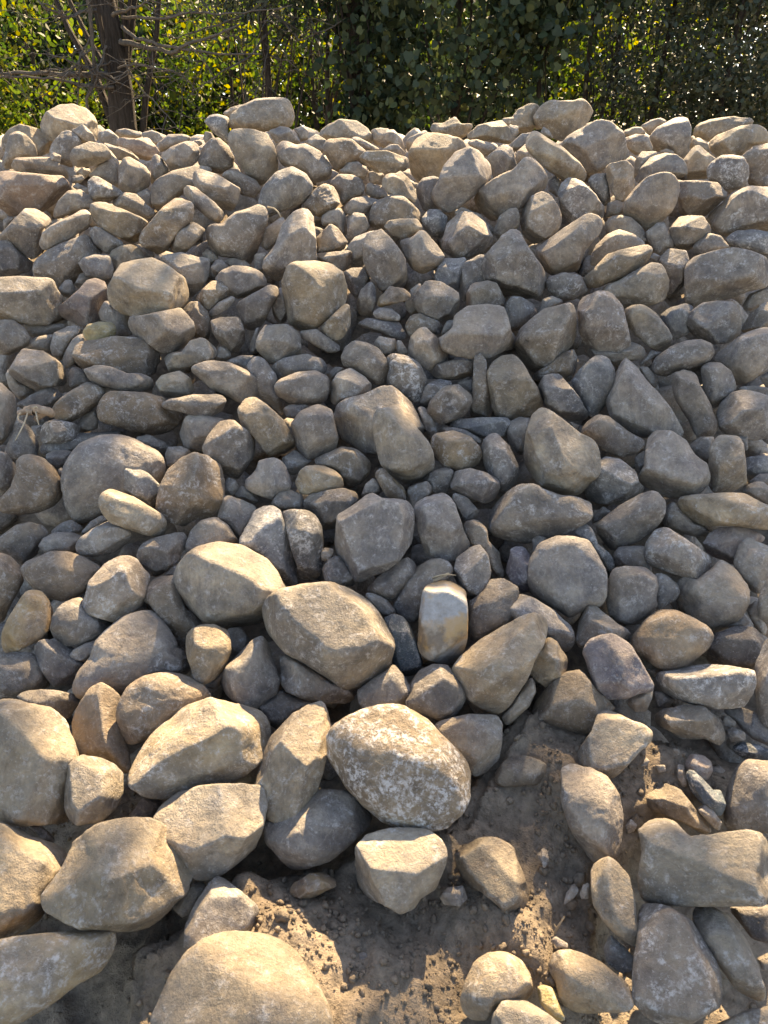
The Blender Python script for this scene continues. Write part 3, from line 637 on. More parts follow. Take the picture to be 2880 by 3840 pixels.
B3 .2 r b 130,700 250,620 330,560 390,530 425,590 410,680 370,745 320,720 220,720 150,750
B3 .5 e g 445,1070 490,1010 560,960 630,970 740,1060 860,1130 875,1150 800,1210 710,1235 590,1190 550,1150 460,1085
B3 0 f w 370,1000 440,1030 430,1070 400,1060
B3 1 f t 75,1230 90,1100 130,960 180,920 230,920 330,990 430,1080 530,1130 560,1200 570,1313 560,1340 500,1400 460,1470 360,1495 230,1450 150,1380 90,1290 @large lumpy tan boulder with a small sunlit patch|right of centre @.4,.5,.75,.7;-.5,.1,.85,.7;0,-.7,.7,.75
B3 .1 r g -20,1010 50,975 120,990 100,1080 75,1200 60,1230 0,1180 -30,1100
B3 .7 f g 870,1180 890,1090 930,1065 1040,1070 1130,1130 1180,1220 1260,1280 1280,1400 1200,1480 1110,1510 980,1490 830,1400 820,1360 860,1290 @scooped grey block|beside the tall pale block at right @0,.5,.85,.55;-.2,-.6,.8,.75
B3 .8 b t 1280,1200 1310,1120 1350,1098 1460,1100 1500,1150 1515,1300 1520,1400 1440,1450 1330,1475 1285,1440 1275,1300 @tall pale brick-shaped block|near the right edge
B3 .1 r s 1150,1160 1220,1105 1310,1105 1300,1200 1290,1290 1200,1230
B3 .1 f s 1470,1100 1530,1095 1530,1180 1510,1200
B3 .2 r g 795,1240 820,1200 870,1180 870,1290 825,1330 800,1310
B3 0 r s 1515,1240 1600,1225 1700,1230 1700,1360 1560,1380 1520,1350
C3 .1 e g 1530,190 1600,135 1700,130 1700,200 1600,210
C1 .6 r w -80,80 -40,-10 40,0 100,80 98,150 70,220 0,280 -80,260
C1 .4 e b 0,290 70,220 100,140 110,40 180,12 270,25 350,100 410,200 410,270 340,340 240,380 120,395 20,380 -30,340 @large smooth brown boulder|at the left edge halfway up
C1 .5 f t 378,105 400,92 410,120 395,150 380,130
C1 .6 r s 793,150 820,95 880,88 960,130 1030,200 1045,230 1020,300 1000,350 920,300 800,230
C1 1 r T 645,290 680,245 740,235 860,280 960,340 1050,390 1077,440 1070,500 1030,550 950,535 830,490 720,450 660,380 @sunlit elongated rock with dark pits|lying on the very large boulder at left
C1 .8 f b 1012,350 1040,220 1090,110 1180,30 1260,0 1340,20 1430,80 1450,190 1450,280 1400,420 1270,420 1200,470 1100,440 1025,400 @big brown boulder with a sunlit crown|left of centre @.75,.1,.65,.6;-.2,.1,1,.8;0,.8,.6,.85
C1 .4 r g 1210,600 1240,500 1310,435 1400,415 1480,470 1550,590 1450,640 1320,670 1215,660
C1 .2 r g 1410,420 1450,270 1560,300 1659,350 1650,450 1600,560 1550,590 1490,470
C1 .1 f g 1450,200 1480,155 1530,180 1555,240 1490,280 1450,270
C1 0 f d 1520,270 1570,210 1640,240 1680,300 1650,330 1560,300
C1 .2 r B -40,560 0,545 100,470 190,448 270,470 315,520 270,570 240,650 150,720 60,680 -40,660
C1 .4 r g 253,600 280,550 350,515 470,512 540,550 520,600 480,650 380,640 280,650
C1 .1 f s 325,510 400,450 460,432 530,470 530,510 430,520 340,525
C1 .6 r w 487,610 520,550 600,490 700,440 800,480 860,520 830,580 740,640 600,670 520,655
C1 .3 e b 525,510 590,440 660,400 700,440 590,500 530,530
C1 .4 f g 883,680 920,590 1000,550 1130,515 1215,530 1210,620 1150,700 1080,760 1000,805 960,780
C1 .7 e b 138,750 180,700 330,638 440,640 560,680 655,740 600,840 550,900 410,955 310,930 220,870 150,800 @eye-shaped brown rock|near the left edge
C1 .9 f w 528,990 560,920 580,830 680,720 780,665 860,665 920,740 985,805 960,840 920,980 850,1030 750,1088 640,1060 540,1020 @diamond-shaped rock with pale scratches|left of centre
C1 .7 r b -120,680 0,645 60,665 130,740 150,830 80,960 20,1090 0,1100 -120,1090
C1 .8 r O 10,1170 50,1080 110,980 180,885 250,890 310,950 345,1020 330,1120 270,1200 120,1280 40,1305 10,1250 @teardrop rock with a yellow ochre lower half|at the left edge
C1 .5 r g 330,1130 345,1060 400,980 500,935 545,935 530,990 560,1030 750,1090 700,1150 600,1210 510,1240 420,1248 345,1180
C1 .3 e g 475,1510 520,1400 590,1320 620,1220 700,1140 800,1060 920,1025 1000,1030 1060,1100 1140,1240 1130,1330 1090,1420 1000,1500 800,1570 640,1560 540,1590 480,1560 @very broad smooth dark grey boulder|in the lower left
C1 .4 r b 935,890 960,840 1040,800 1140,795 1160,880 1200,1000 1310,1080 1330,1120 1230,1150 1200,1250 1130,1230 1040,1090 960,970
C1 .8 r T 1125,850 1145,740 1200,680 1300,610 1420,585 1560,600 1680,660 1719,680 1789,770 1840,880 1780,1020 1690,1110 1590,1120 1440,1130 1320,1080 1200,980 @huge smooth boulder with a sunlit upper right shoulder|left of centre @.25,.75,.6,.78;-.2,0,1,.85
C1 1 r T 1205,1190 1230,1150 1300,1115 1380,1112 1470,1150 1490,1200 1490,1290 1450,1400 1390,1450 1330,1500 1275,1505 1250,1420 1210,1300 @small sunlit tooth-shaped rock|in the lower left of centre @.1,.6,.75,.7;-.5,-.2,.8,.75
C1 .2 r g 1470,1140 1560,1125 1620,1210 1560,1290 1500,1300 1480,1200
C1 .2 r s 1060,790 1100,740 1145,725 1140,795
C1 .2 r s 1160,650 1205,610 1210,670 1165,700
C2 .3 f s -110,590 -60,480 0,370 40,350 110,345 160,370 200,500 240,650 275,850 200,870 120,750 60,680 0,640 @tall blue grey triangular slab|behind the huge smooth boulder left of centre
C2 .3 b s 165,380 220,368 310,362 380,400 425,480 435,600 425,790 370,815 280,815 260,720 210,540 @upright dark slate block|left of centre
C2 .2 r g 100,320 150,250 210,232 290,265 315,320 270,360 170,372 110,345
C2 .2 b g 300,340 345,270 420,250 560,225 640,250 670,290 600,370 540,400 520,490 430,490 390,400 340,365
C2 .5 r t 255,190 290,110 340,80 430,80 510,110 550,150 570,220 480,240 350,270 290,260
C2 .9 b g 513,560 535,400 620,350 740,258 820,300 950,305 1010,350 1020,460 1000,580 920,690 860,740 740,800 660,855 620,790 540,720 515,640 @big flat-faced grey slab with a broken lower tip|at the centre of the picture @-.12,.12,1,.55;.9,-.1,.5,.75
C2 .6 f O 770,130 810,95 850,120 920,190 970,240 965,310 890,300 840,270 800,200
C2 .4 r b 680,280 710,200 760,160 810,210 800,250 740,270
C2 .2 b s 985,220 1060,195 1110,180 1137,215 1130,265 1050,320 1020,390 980,300
C2 .2 r g 1075,180 1140,120 1220,90 1280,110 1260,210 1230,260 1140,260 1130,200
C2 .5 b o 1260,200 1290,115 1390,98 1500,130 1570,170 1575,230 1540,300 1470,325 1370,285 1270,230 @grey block with a fresh tan chip on its left end|right of centre
C2 .3 f d 1265,280 1310,260 1370,290 1445,370 1430,410 1350,440 1320,370
C2 .7 b g 1025,370 1060,300 1170,265 1240,260 1290,350 1340,490 1385,580 1370,620 1300,680 1220,705 1120,680 1090,610 1050,480 @smooth upright oblong slab|right of the flat-faced slab at centre
C2 .2 r g 1340,470 1380,440 1440,430 1500,490 1510,570 1580,640 1590,740 1630,810 1560,810 1520,760 1500,660 1440,590 1390,600
C2 .7 f W 1280,780 1300,680 1380,620 1440,592 1500,650 1520,760 1510,840 1460,910 1380,960 1320,880
C2 .8 b Z 1060,1100 1080,910 1110,860 1220,815 1290,840 1355,880 1368,1000 1365,1200 1350,1280 1300,1350 1210,1368 1150,1330 1080,1310 1055,1250 @white and brown mottled block|standing upright right of centre @0,.05,1,.72;.1,.65,.75,.8
C2 .3 e g 895,970 960,860 1040,740 1120,690 1220,690 1270,740 1270,810 1200,850 1100,940 1075,1030 1020,1100 960,1070 910,1030
C2 .3 r g 710,880 800,790 900,700 980,675 1035,720 1030,790 960,880 890,960 800,920 720,910
C2 .2 r g 430,750 470,690 530,660 640,800 640,860 540,860 450,830
C2 .3 b s 420,630 450,612 500,620 500,680 450,702 425,690
C2 1.1 r T 35,1030 60,950 180,880 330,850 480,842 600,870 700,930 800,1020 860,1120 885,1200 880,1300 860,1390 800,1450 720,1500 560,1525 480,1460 320,1350 180,1290 80,1170 @biggest half-sunlit tan boulder|below the centre @.1,.45,.9,.72;-.6,-.3,.8,.8;.3,-.75,.65,.8
C2 .3 f g 695,910 760,908 850,950 910,1030 910,1050 820,1060 780,1000
C2 .2 b S 820,1055 950,1050 1000,1120 1040,1240 1080,1350 1060,1410 1000,1440 930,1430 880,1350 880,1200 @dark bluish green block|right of the biggest half-sunlit boulder
C2 .3 r g 1370,1150 1390,960 1470,900 1520,820 1600,815 1700,880 1700,1050 1620,1120 1500,1180 1400,1230
C3 .2 f P -40,760 0,610 70,605 110,650 135,700 120,780 130,890 60,900 0,850
C3 .5 r w -60,1020 -40,960 60,912 150,940 270,1020 370,1110 410,1180 390,1240 340,1300 240,1250 100,1120 -50,1060
C2 .9 b t 1272,1400 1330,1310 1450,1215 1600,1120 1720,1060 1790,1028 1860,1055 1892,1130 1870,1240 1800,1350 1740,1480 1660,1620 1570,1690 1490,1680 1380,1580 1290,1460 @large blunt tan boulder|leaning up to the right in the lower right of centre @.1,.3,.95,.75;-.5,.5,.7,.75;.5,-.5,.7,.75
D3 .7 f t 100,200 140,120 200,20 240,-30 300,30 360,120 350,200 300,310 240,318 160,260
C3 .3 f s 460,250 500,180 560,60 600,20 700,40 800,120 820,190 870,240 800,290 720,330 560,325 490,290
C3 .5 r w -150,430 -120,340 -30,250 60,210 150,205 200,240 330,280 470,280 508,350 500,440 400,500 280,530 130,575 0,575 -100,540 -145,490 @long barrel-like rock with pale scratches|under the lumpy tan boulder right of centre
C3 .6 r g 548,490 570,440 700,340 830,265 900,248 970,280 995,340 970,430 900,510 800,580 690,628 640,620 590,560 @smooth log-like grey rock|slanting up to the right in the right half
C3 -.1 f d 510,460 540,390 590,345 645,380 560,440
C3 .4 f s 395,510 430,460 470,455 530,500 560,590 640,650 670,720 640,760 600,770 570,680 510,580 420,540
C3 .7 e g 108,820 120,700 180,590 290,540 400,545 500,570 550,660 600,770 605,880 590,980 500,990 370,1060 280,1000 160,940 120,880 @wide round flat-faced grey boulder|in the right half halfway down @0,.15,1,.65
C3 .2 r g 130,560 160,530 230,550 170,610 140,680
C3 .7 r g 610,940 625,840 660,750 760,738 860,740 930,800 945,860 930,940 940,980 900,1050 800,1090 770,1112 680,1080 630,1030 @squarish green grey rock|right of the round flat-faced boulder
C3 .4 e g 930,775 1000,790 1070,850 1088,900 1060,950 950,1010 925,1010 920,900
C3 .3 r g 660,650 700,605 860,600 870,690 900,750 760,745 670,740
C3 .8 r w 850,640 880,570 930,500 1000,478 1100,540 1220,620 1300,690 1280,750 1200,815 1110,800 930,740 870,700 @smooth wedge-shaped rock|pointing up to the left in the right half
C3 .1 r g 980,450 1000,340 1060,310 1070,350 1190,460 1290,480 1270,520 1190,545 1100,510 1010,480
C3 .8 r t 1057,330 1090,295 1200,265 1420,258 1500,262 1600,310 1700,370 1700,490 1560,490 1440,470 1200,465 1120,400 @long tan rock lying level|at the right edge halfway down
C3 .4 f g 1480,240 1560,190 1620,185 1700,240 1700,360 1620,330 1520,270
C3 .4 f p 1245,590 1280,520 1350,480 1500,480 1600,520 1659,560 1560,600 1480,660 1440,730 1380,690 1300,670 1250,620
C3 .7 r g 1440,700 1470,600 1530,545 1600,580 1700,620 1700,800 1640,830 1605,920 1500,840 1450,780
C3 .3 r g 1050,880 1110,800 1200,815 1290,750 1350,690 1450,760 1530,880 1530,960 1480,1060 1380,1140 1300,1155 1180,1080 1080,980
C3 .8 r t 1590,1010 1600,930 1640,830 1700,760 1720,1120 1660,1110 1600,1060
C3 .2 e t 1390,1110 1480,1020 1545,1100 1500,1120 1400,1130
C3 0 r d 1510,1000 1600,950 1640,1100 1659,1150 1620,1180 1560,1100
C3 .7 e b 770,1270 790,1180 880,1070 950,1018 1060,1020 1190,1080 1280,1130 1298,1190 1270,1260 1200,1320 1130,1370 1050,1400 960,1390 830,1310 @large oval brown grey boulder|in the lower right
C3 .5 f g 415,1200 440,1080 490,990 530,982 600,1040 690,1110 770,1160 760,1220 720,1240 600,1220 500,1240 440,1280
C3 .9 b P 460,1300 490,1220 580,1180 670,1180 760,1240 810,1320 880,1430 918,1500 905,1540 800,1560 740,1590 620,1590 560,1560 500,1410 @purplish grey block with a pale ridge|above the soil at lower right @-.4,.15,.9,.68;.6,.2,.75,.7;0,-.7,.7,.8
D3 .5 f g 740,410 800,340 915,300 910,370 870,460 800,465
C3 .2 r d 1270,1270 1340,1170 1450,1120 1560,1130 1640,1200 1650,1330 1580,1420 1480,1410 1300,1370 1265,1330
D3 .8 r g 1575,170 1600,90 1650,0 1720,-60 1750,600 1659,590 1590,500 1580,350
D1 .2 r g -40,110 0,95 100,80 220,90 260,170 330,280 320,310 200,330 100,370 0,370 -40,370
D1 .2 r d 225,80 240,10 340,0 470,50 560,140 510,200 460,300 430,290 340,300 260,190
D1 .4 f w 447,105 480,60 560,20 620,10 600,100 560,140 480,130
D1 .5 f g 100,375 150,335 240,318 380,330 510,355 525,380 490,440 430,515 380,500 250,440
D1 .5 r b 470,540 500,440 560,350 640,282 700,300 790,370 780,520 820,660 845,770 830,880 790,890 770,830 700,790 600,790 510,740 480,620 @tall ridged brown rock|behind the huge left-edge boulder @-.6,.2,.75,.6;.7,.1,.7,.6
D1 .6 e b 757,480 790,390 830,310 920,240 1080,208 1200,230 1320,310 1365,380 1320,440 1200,530 1050,600 960,640 840,680 790,610 @large rounded brown boulder|in the lower left
D1 .4 r w 885,250 920,120 980,70 1100,45 1180,60 1230,170 1230,215 1080,225 940,250
D1 .6 r g 1435,270 1470,170 1560,80 1620,20 1659,-20 1720,-10 1760,110 1810,260 1790,370 1700,430 1620,440 1530,400 1460,340 @smooth pear-shaped grey rock|left of the biggest half-sunlit boulder
D1 .1 r d 1330,300 1390,260 1470,180 1440,280 1390,320
D1 1.2 f T -150,480 -60,390 0,365 60,370 200,415 330,455 410,520 450,620 500,740 490,900 470,1050 480,1130 400,1185 100,1190 0,1160 -150,1100 @huge grey boulder with a sunlit right shoulder|at the left edge in the lower part @-.35,.1,.95,.6;.5,.5,.7,.62;.2,-.3,.9,.7
D1 1.0 f T 430,830 510,752 640,765 740,810 795,870 790,1000 760,1080 660,1170 500,1195 420,1120 425,950 @bright sunlit broken rock|wedged right of the huge left-edge boulder @-.3,.35,.9,.62;.75,-.1,.65,.7;.1,-.7,.7,.75
D1 1 f G 850,900 870,770 950,660 1010,580 1110,520 1200,430 1360,383 1500,420 1659,450 1730,490 1760,600 1700,760 1659,810 1560,890 1440,945 1300,960 1100,1020 1000,1025 920,1000 870,960 @large craggy boulder with an ochre crack|in the lower left @-.2,.5,.8,.7;0,-.3,.95,.72;.7,.1,.7,.7
D1 .7 b T 1005,1180 1040,1080 1150,990 1300,955 1560,935 1690,950 1720,1080 1690,1220 1650,1340 1560,1420 1450,1500 1360,1545 1270,1540 1200,1480 1080,1300 @large tan block with a four-sided sunlit patch|in the lower left @-.25,.35,.9,.62;.45,.3,.85,.66;0,-.7,.7,.7
E1 1 f T 268,490 300,430 420,280 500,120 580,50 760,0 920,-15 1010,0 1080,60 1200,140 1255,240 1240,350 1180,470 1050,620 940,695 750,705 560,690 430,650 310,580 @big golden sunlit boulder|in the lower left foreground @.1,.6,.75,.62;-.55,.1,.8,.66;.15,-.35,.9,.72
E1 .7 r T -100,30 0,20 120,40 200,100 300,130 400,170 455,210 400,310 320,440 270,530 300,600 150,720 0,750 -100,740 @grey rock with a slanting band of sun|at the left edge near the bottom
E1 .3 r d 170,20 250,15 330,80 360,140 280,120
D1 .1 r d 830,1150 920,1030 1050,1040 1010,1160
E1 .9 r G -150,830 0,765 130,745 300,730 500,705 640,697 720,715 750,760 700,900 640,970 500,1060 330,1180 150,1290 0,1330 -150,1330 @smooth paddle-shaped grey rock|in the bottom left corner @0,.5,.85,.75
E1 .6 f w 1200,700 1230,600 1290,500 1360,390 1410,357 1460,380 1600,490 1680,580 1660,720 1600,740 1400,760 1280,820 1210,870 @pyramid-shaped rock with pale flecks|in the bottom foreground
E1 1 e T 990,1400 1040,1200 1110,1020 1210,860 1330,765 1470,722 1600,725 1740,745 1850,800 1930,870 2000,980 2070,1090 2130,1200 2150,1300 2140,1450 1800,1550 1300,1550 @huge rounded boulder|cut by the bottom edge left of centre @.3,.6,.7,.7;-.3,.1,.95,.72
E1 .2 r B 1120,560 1180,470 1260,390 1340,410 1280,530 1240,600 1180,620
D2 .5 r g 155,270 170,200 150,80 220,110 330,170 520,290 650,310 655,350 590,410 460,415 300,380 190,330
D2 .5 e g 660,330 720,280 870,180 890,150 950,230 1000,310 1000,370 960,420 850,460 720,465 670,400
D2 .1 r d 0,440 130,370 160,320 300,390 400,410 250,470 150,580 80,540
D2 .9 b t 0,930 30,780 90,640 200,510 330,430 410,405 450,430 490,540 495,590 440,800 400,960 350,1090 280,1165 150,1170 40,1130 0,1060 @tan rock with a sunlit triangular facet|standing upright below the biggest boulder @-.4,-.15,.9,.62;.2,.45,.85,.6;.85,.1,.5,.7
D2 1.1 e X 465,660 500,580 640,500 780,450 880,433 980,450 1100,520 1190,620 1280,700 1360,800 1378,900 1360,1020 1310,1110 1230,1190 1100,1220 950,1210 820,1170 720,1080 600,960 530,850 475,730 @large boulder blotched with white|in the lower middle @.1,.5,.9,.85;0,-.2,1,.85
D2 .6 r g 960,420 1000,350 1000,290 1060,200 1150,160 1240,165 1290,230 1340,330 1360,380 1290,490 1230,525 1150,500 1040,450
D2 .5 f g 1160,540 1250,510 1390,483 1560,488 1590,540 1590,650 1570,770 1480,860 1400,885 1375,800 1270,690 1200,620 @angular grey rock|right of the white-blotched boulder at the edge of the soil
D3 .5 r g -70,500 -20,450 30,380 90,270 140,240 155,340 110,430 50,490 -30,560
D2 .3 r g 60,1200 130,1080 260,1010 420,970 560,975 620,1000 700,1080 750,1140 720,1220 600,1330 480,1420 320,1480 230,1480 150,1400 70,1310 @flat smooth dark grey rock|half under the upright tan rock in the lower middle
E2 .8 b T 645,280 650,190 720,95 850,55 1000,45 1110,65 1200,130 1222,180 1210,280 1160,440 1060,500 1030,560 930,590 860,545 760,510 690,470 650,390 @grey block with a bright sunlit band|on the soil in the bottom middle @0,.6,.8,.55;-.1,-.45,.9,.68;.6,-.5,.65,.72
E2 .3 f O 208,465 250,400 350,340 440,330 530,390 500,430 400,480 325,525 270,490 @small ochre stone|half sunk in the soil at bottom left of centre
E2 .4 f B 1290,240 1340,175 1450,110 1560,115 1659,160 1700,270 1760,420 1797,560 1780,600 1690,640 1640,630 1560,540 1470,460 1380,430 1310,310 @long dusty wedge of rock|sunk in the soil right of the sunlit-band block
E2 .3 b s 1190,490 1240,430 1340,415 1370,500 1320,550 1220,540
D3 .3 r B -105,860 -50,780 0,760 80,750 180,780 245,830 240,900 150,940 0,950 -100,940 @dust-covered round stone|half buried in the soil right of the blotched boulder
D3 .3 b B 130,480 160,390 240,300 350,215 460,205 500,260 560,350 640,390 660,440 560,530 490,620 450,645 330,635 200,540 @block with a cap of loose soil|in the lower right
D3 .9 b t 412,760 440,700 520,590 560,470 590,440 680,480 780,530 880,570 915,605 890,660 780,770 700,860 640,897 560,850 460,810 @tilted four-cornered rock|standing on the soil at lower right @0,.2,1,.55
D3 .6 r g 315,900 330,830 400,808 520,840 620,890 690,1000 715,1140 710,1280 690,1400 640,1430 560,1430 510,1440 460,1350 390,1240 320,1060 @long rock with a small bright sunlit spot|on the soil at lower right
D3 .8 r w 925,250 960,215 1100,175 1260,158 1420,170 1560,200 1580,250 1560,340 1500,430 1420,445 1300,440 1150,410 1030,360 940,300 @long lens-shaped grey rock|near the right edge above the soil
D3 .5 f g 918,510 950,460 1100,425 1240,430 1330,500 1380,600 1375,670 1330,680 1250,640 1100,640 1010,580 930,550
D3 .1 r d 920,330 990,340 1060,390 1000,440 940,440
D3 0 r g 870,190 950,165 990,200 920,240
D3 .1 e d 1340,450 1500,440 1590,480 1700,600 1700,700 1560,640 1480,570 1420,500
D3 .5 b p 1125,790 1160,740 1240,750 1290,790 1300,850 1265,910 1180,880 1130,840 @small pinkish cube-like stone|on the soil near the right edge
D3 .5 f S 1125,850 1160,838 1240,900 1300,970 1350,970 1385,1060 1350,1150 1300,1120 1230,1060 1160,980 @dark bluish flaky stone|on the soil near the right edge
D3 .4 b g 1200,1100 1250,1060 1300,1100 1360,1180 1340,1235 1300,1210
D3 .3 f S 1420,700 1480,660 1600,680 1700,720 1700,800 1600,780 1500,770
D3 .3 e g 1380,1080 1400,960 1450,830 1520,780 1659,790 1720,800 1720,1250 1600,1240 1450,1250 1370,1180
E3 1.1 b T 850,60 880,0 920,-15 1060,-10 1110,60 1160,100 1270,95 1350,75 1480,65 1620,75 1650,140 1655,300 1665,510 1560,535 1300,540 940,545 880,520 830,440 840,320 860,190 @saddle-shaped sunlit block|at the right edge in the foreground @0,.5,.85,.68;0,-.35,.92,.74;0,-.9,.5,.85
D3 .2 f B 870,1010 1000,930 1090,970 1200,1110 1310,1250 1240,1260 1080,1170 900,1100 @dust-covered slab|sunk in the soil behind the saddle-shaped block
D3 .4 r t 830,820 870,760 890,780 880,815
D3 .4 r O 930,810 990,810 1000,850 950,860
D3 .4 f t 1070,810 1110,810 1135,930 1110,960 1075,900
D3 .4 f g 735,1200 770,1160 810,1200 790,1240 740,1260
D3 .4 f g 1040,700 1080,700 1100,760 1050,740
D3 .4 f d 1380,590 1430,565 1510,600 1510,650 1420,660
D3 .3 f g 1350,500 1400,490 1450,530 1440,570 1380,560
E3 .8 r T 512,330 540,270 620,237 670,260 760,360 800,540 815,700 810,820 770,800 660,720 590,640 530,540 515,430 @pointed rock with a sunlit tip|pointing down in the lower right foreground @.5,.3,.8,.7;-.6,-.1,.8,.75
E3 .8 r w 820,600 840,550 880,530 1000,560 1160,650 1240,770 1330,930 1350,1050 1340,1200 1240,1250 1120,1313 960,1300 850,1240 790,1150 790,1000 810,800 @tall flat-faced grey boulder|under the saddle-shaped block at bottom right @0,.1,1,.7
E3 .8 r t 1160,600 1200,555 1280,545 1400,610 1500,740 1590,920 1640,1080 1635,1190 1560,1150 1440,1080 1330,920 1210,740 @leaf-shaped rock|leaning down to the right at bottom right
E3 .3 b s 595,830 620,760 650,740 700,790 800,890 790,1040 720,990 620,920
E3 .4 r T 230,930 290,850 370,830 460,860 580,920 700,1010 770,1100 790,1200 700,1230 500,1240 400,1230 320,1170 290,1050 @half-buried rounded rock with a sunlit dusty top|at bottom right
E2 .5 r T 1330,1150 1360,1040 1420,910 1500,860 1620,850 1720,900 1780,1010 1790,1120 1740,1180 1560,1190 1500,1290 1400,1280 1345,1240 @sand-topped sunlit rock|at the bottom right of centre
E3 .8 r T -120,1250 -60,1170 0,1150 100,1170 230,1250 330,1330 330,1450 -150,1450 @golden sunlit rock|cut by the bottom edge right of centre
E3 .6 r y 165,1080 200,1060 260,1080 300,1180 345,1270 320,1300 250,1260 180,1170
E3 .5 r t 1330,1313 1440,1260 1560,1210 1700,1200 1700,1420 1330,1420
E3 0 r d 1400,560 1700,540 1720,800 1560,760
E3 .2 e s 1590,890 1700,830 1700,1000 1620,960
E2 .4 f y 665,855 700,848 730,865 710,912 675,900
E2 .4 f y 560,840 590,830 610,860 580,885
E3 .4 r t 255,770 280,745 360,790 360,825 290,815
E3 .4 b O 440,470 460,410 500,400 495,500 450,505
E3 .3 f g 165,220 200,175 230,190 240,270 205,305
E3 .2 f B 330,550 350,470 400,400 435,450 400,500
"""

# ------------------------------------------------------------------ the rocks, one outline each (crop, lift, form, colour, points)
ORG = {'A': 300, 'B': 1000, 'C': 1700, 'D': 2400, 'E': 3080}
def parse_rocks():
    out = []
    for line in ROCKS.strip().splitlines():
        if line.startswith('#'): continue
        bits = line.split('@')
        t = bits[0].split()
        ox, oy = 960 * (int(t[0][1]) - 1), ORG[t[0][0]]
        pts = np.array([[float(c) for c in p.split(',')] for p in t[4:]]) / 1.728125 + (ox, oy)
        d = dict(pts=pts, lift=float(t[1]), form=t[2], col=t[3], name=None, place='', planes=[])
        for b in bits[1:]:
            b = b.strip()
            if b[0].isalpha(): d['name'], d['place'] = b.split('|')
            else: d['planes'] = [tuple(float(c) for c in q.split(',')) for q in b.split(';')]
        x, y = pts[:, 0], pts[:, 1]
        x2, y2 = np.roll(x, -1), np.roll(y, -1)
        cr = x * y2 - x2 * y
        A = cr.sum() / 2
        d['area'] = abs(A)
        d['c'] = np.array([((x + x2) * cr).sum(), ((y + y2) * cr).sum()]) / (6 * A)
        out.append(d)
    return out

def radial(poly, n=180):
    """distance from the origin to a closed outline for n directions"""
    ang = np.arange(n) * 2 * math.pi / n
    best = np.zeros(n)
    for i in range(len(poly)):
        a, b = poly[i], poly[(i + 1) % len(poly)]
        e = b - a
        den = np.cos(ang) * e[1] - np.sin(ang) * e[0]
        den = np.where(np.abs(den) < 1e-12, 1e-12, den)
        t = (a[0] * e[1] - a[1] * e[0]) / den
        s = (a[0] * np.sin(ang) - a[1] * np.cos(ang)) / den
        ok = (s >= -1e-6) & (s <= 1 + 1e-6) & (t > 0)
        best = np.where(ok & (t > best), t, best)
    bad = best <= 0
    if bad.any(): best[bad] = best[~bad].mean()
    return best

def smooth_circ(a, sig):
    n = len(a); k = np.arange(n) - n // 2
    g = np.exp(-.5 * (k / sig) ** 2); g /= g.sum()
    return np.real(np.fft.ifft(np.fft.fft(a) * np.fft.fft(np.fft.ifftshift(g))))

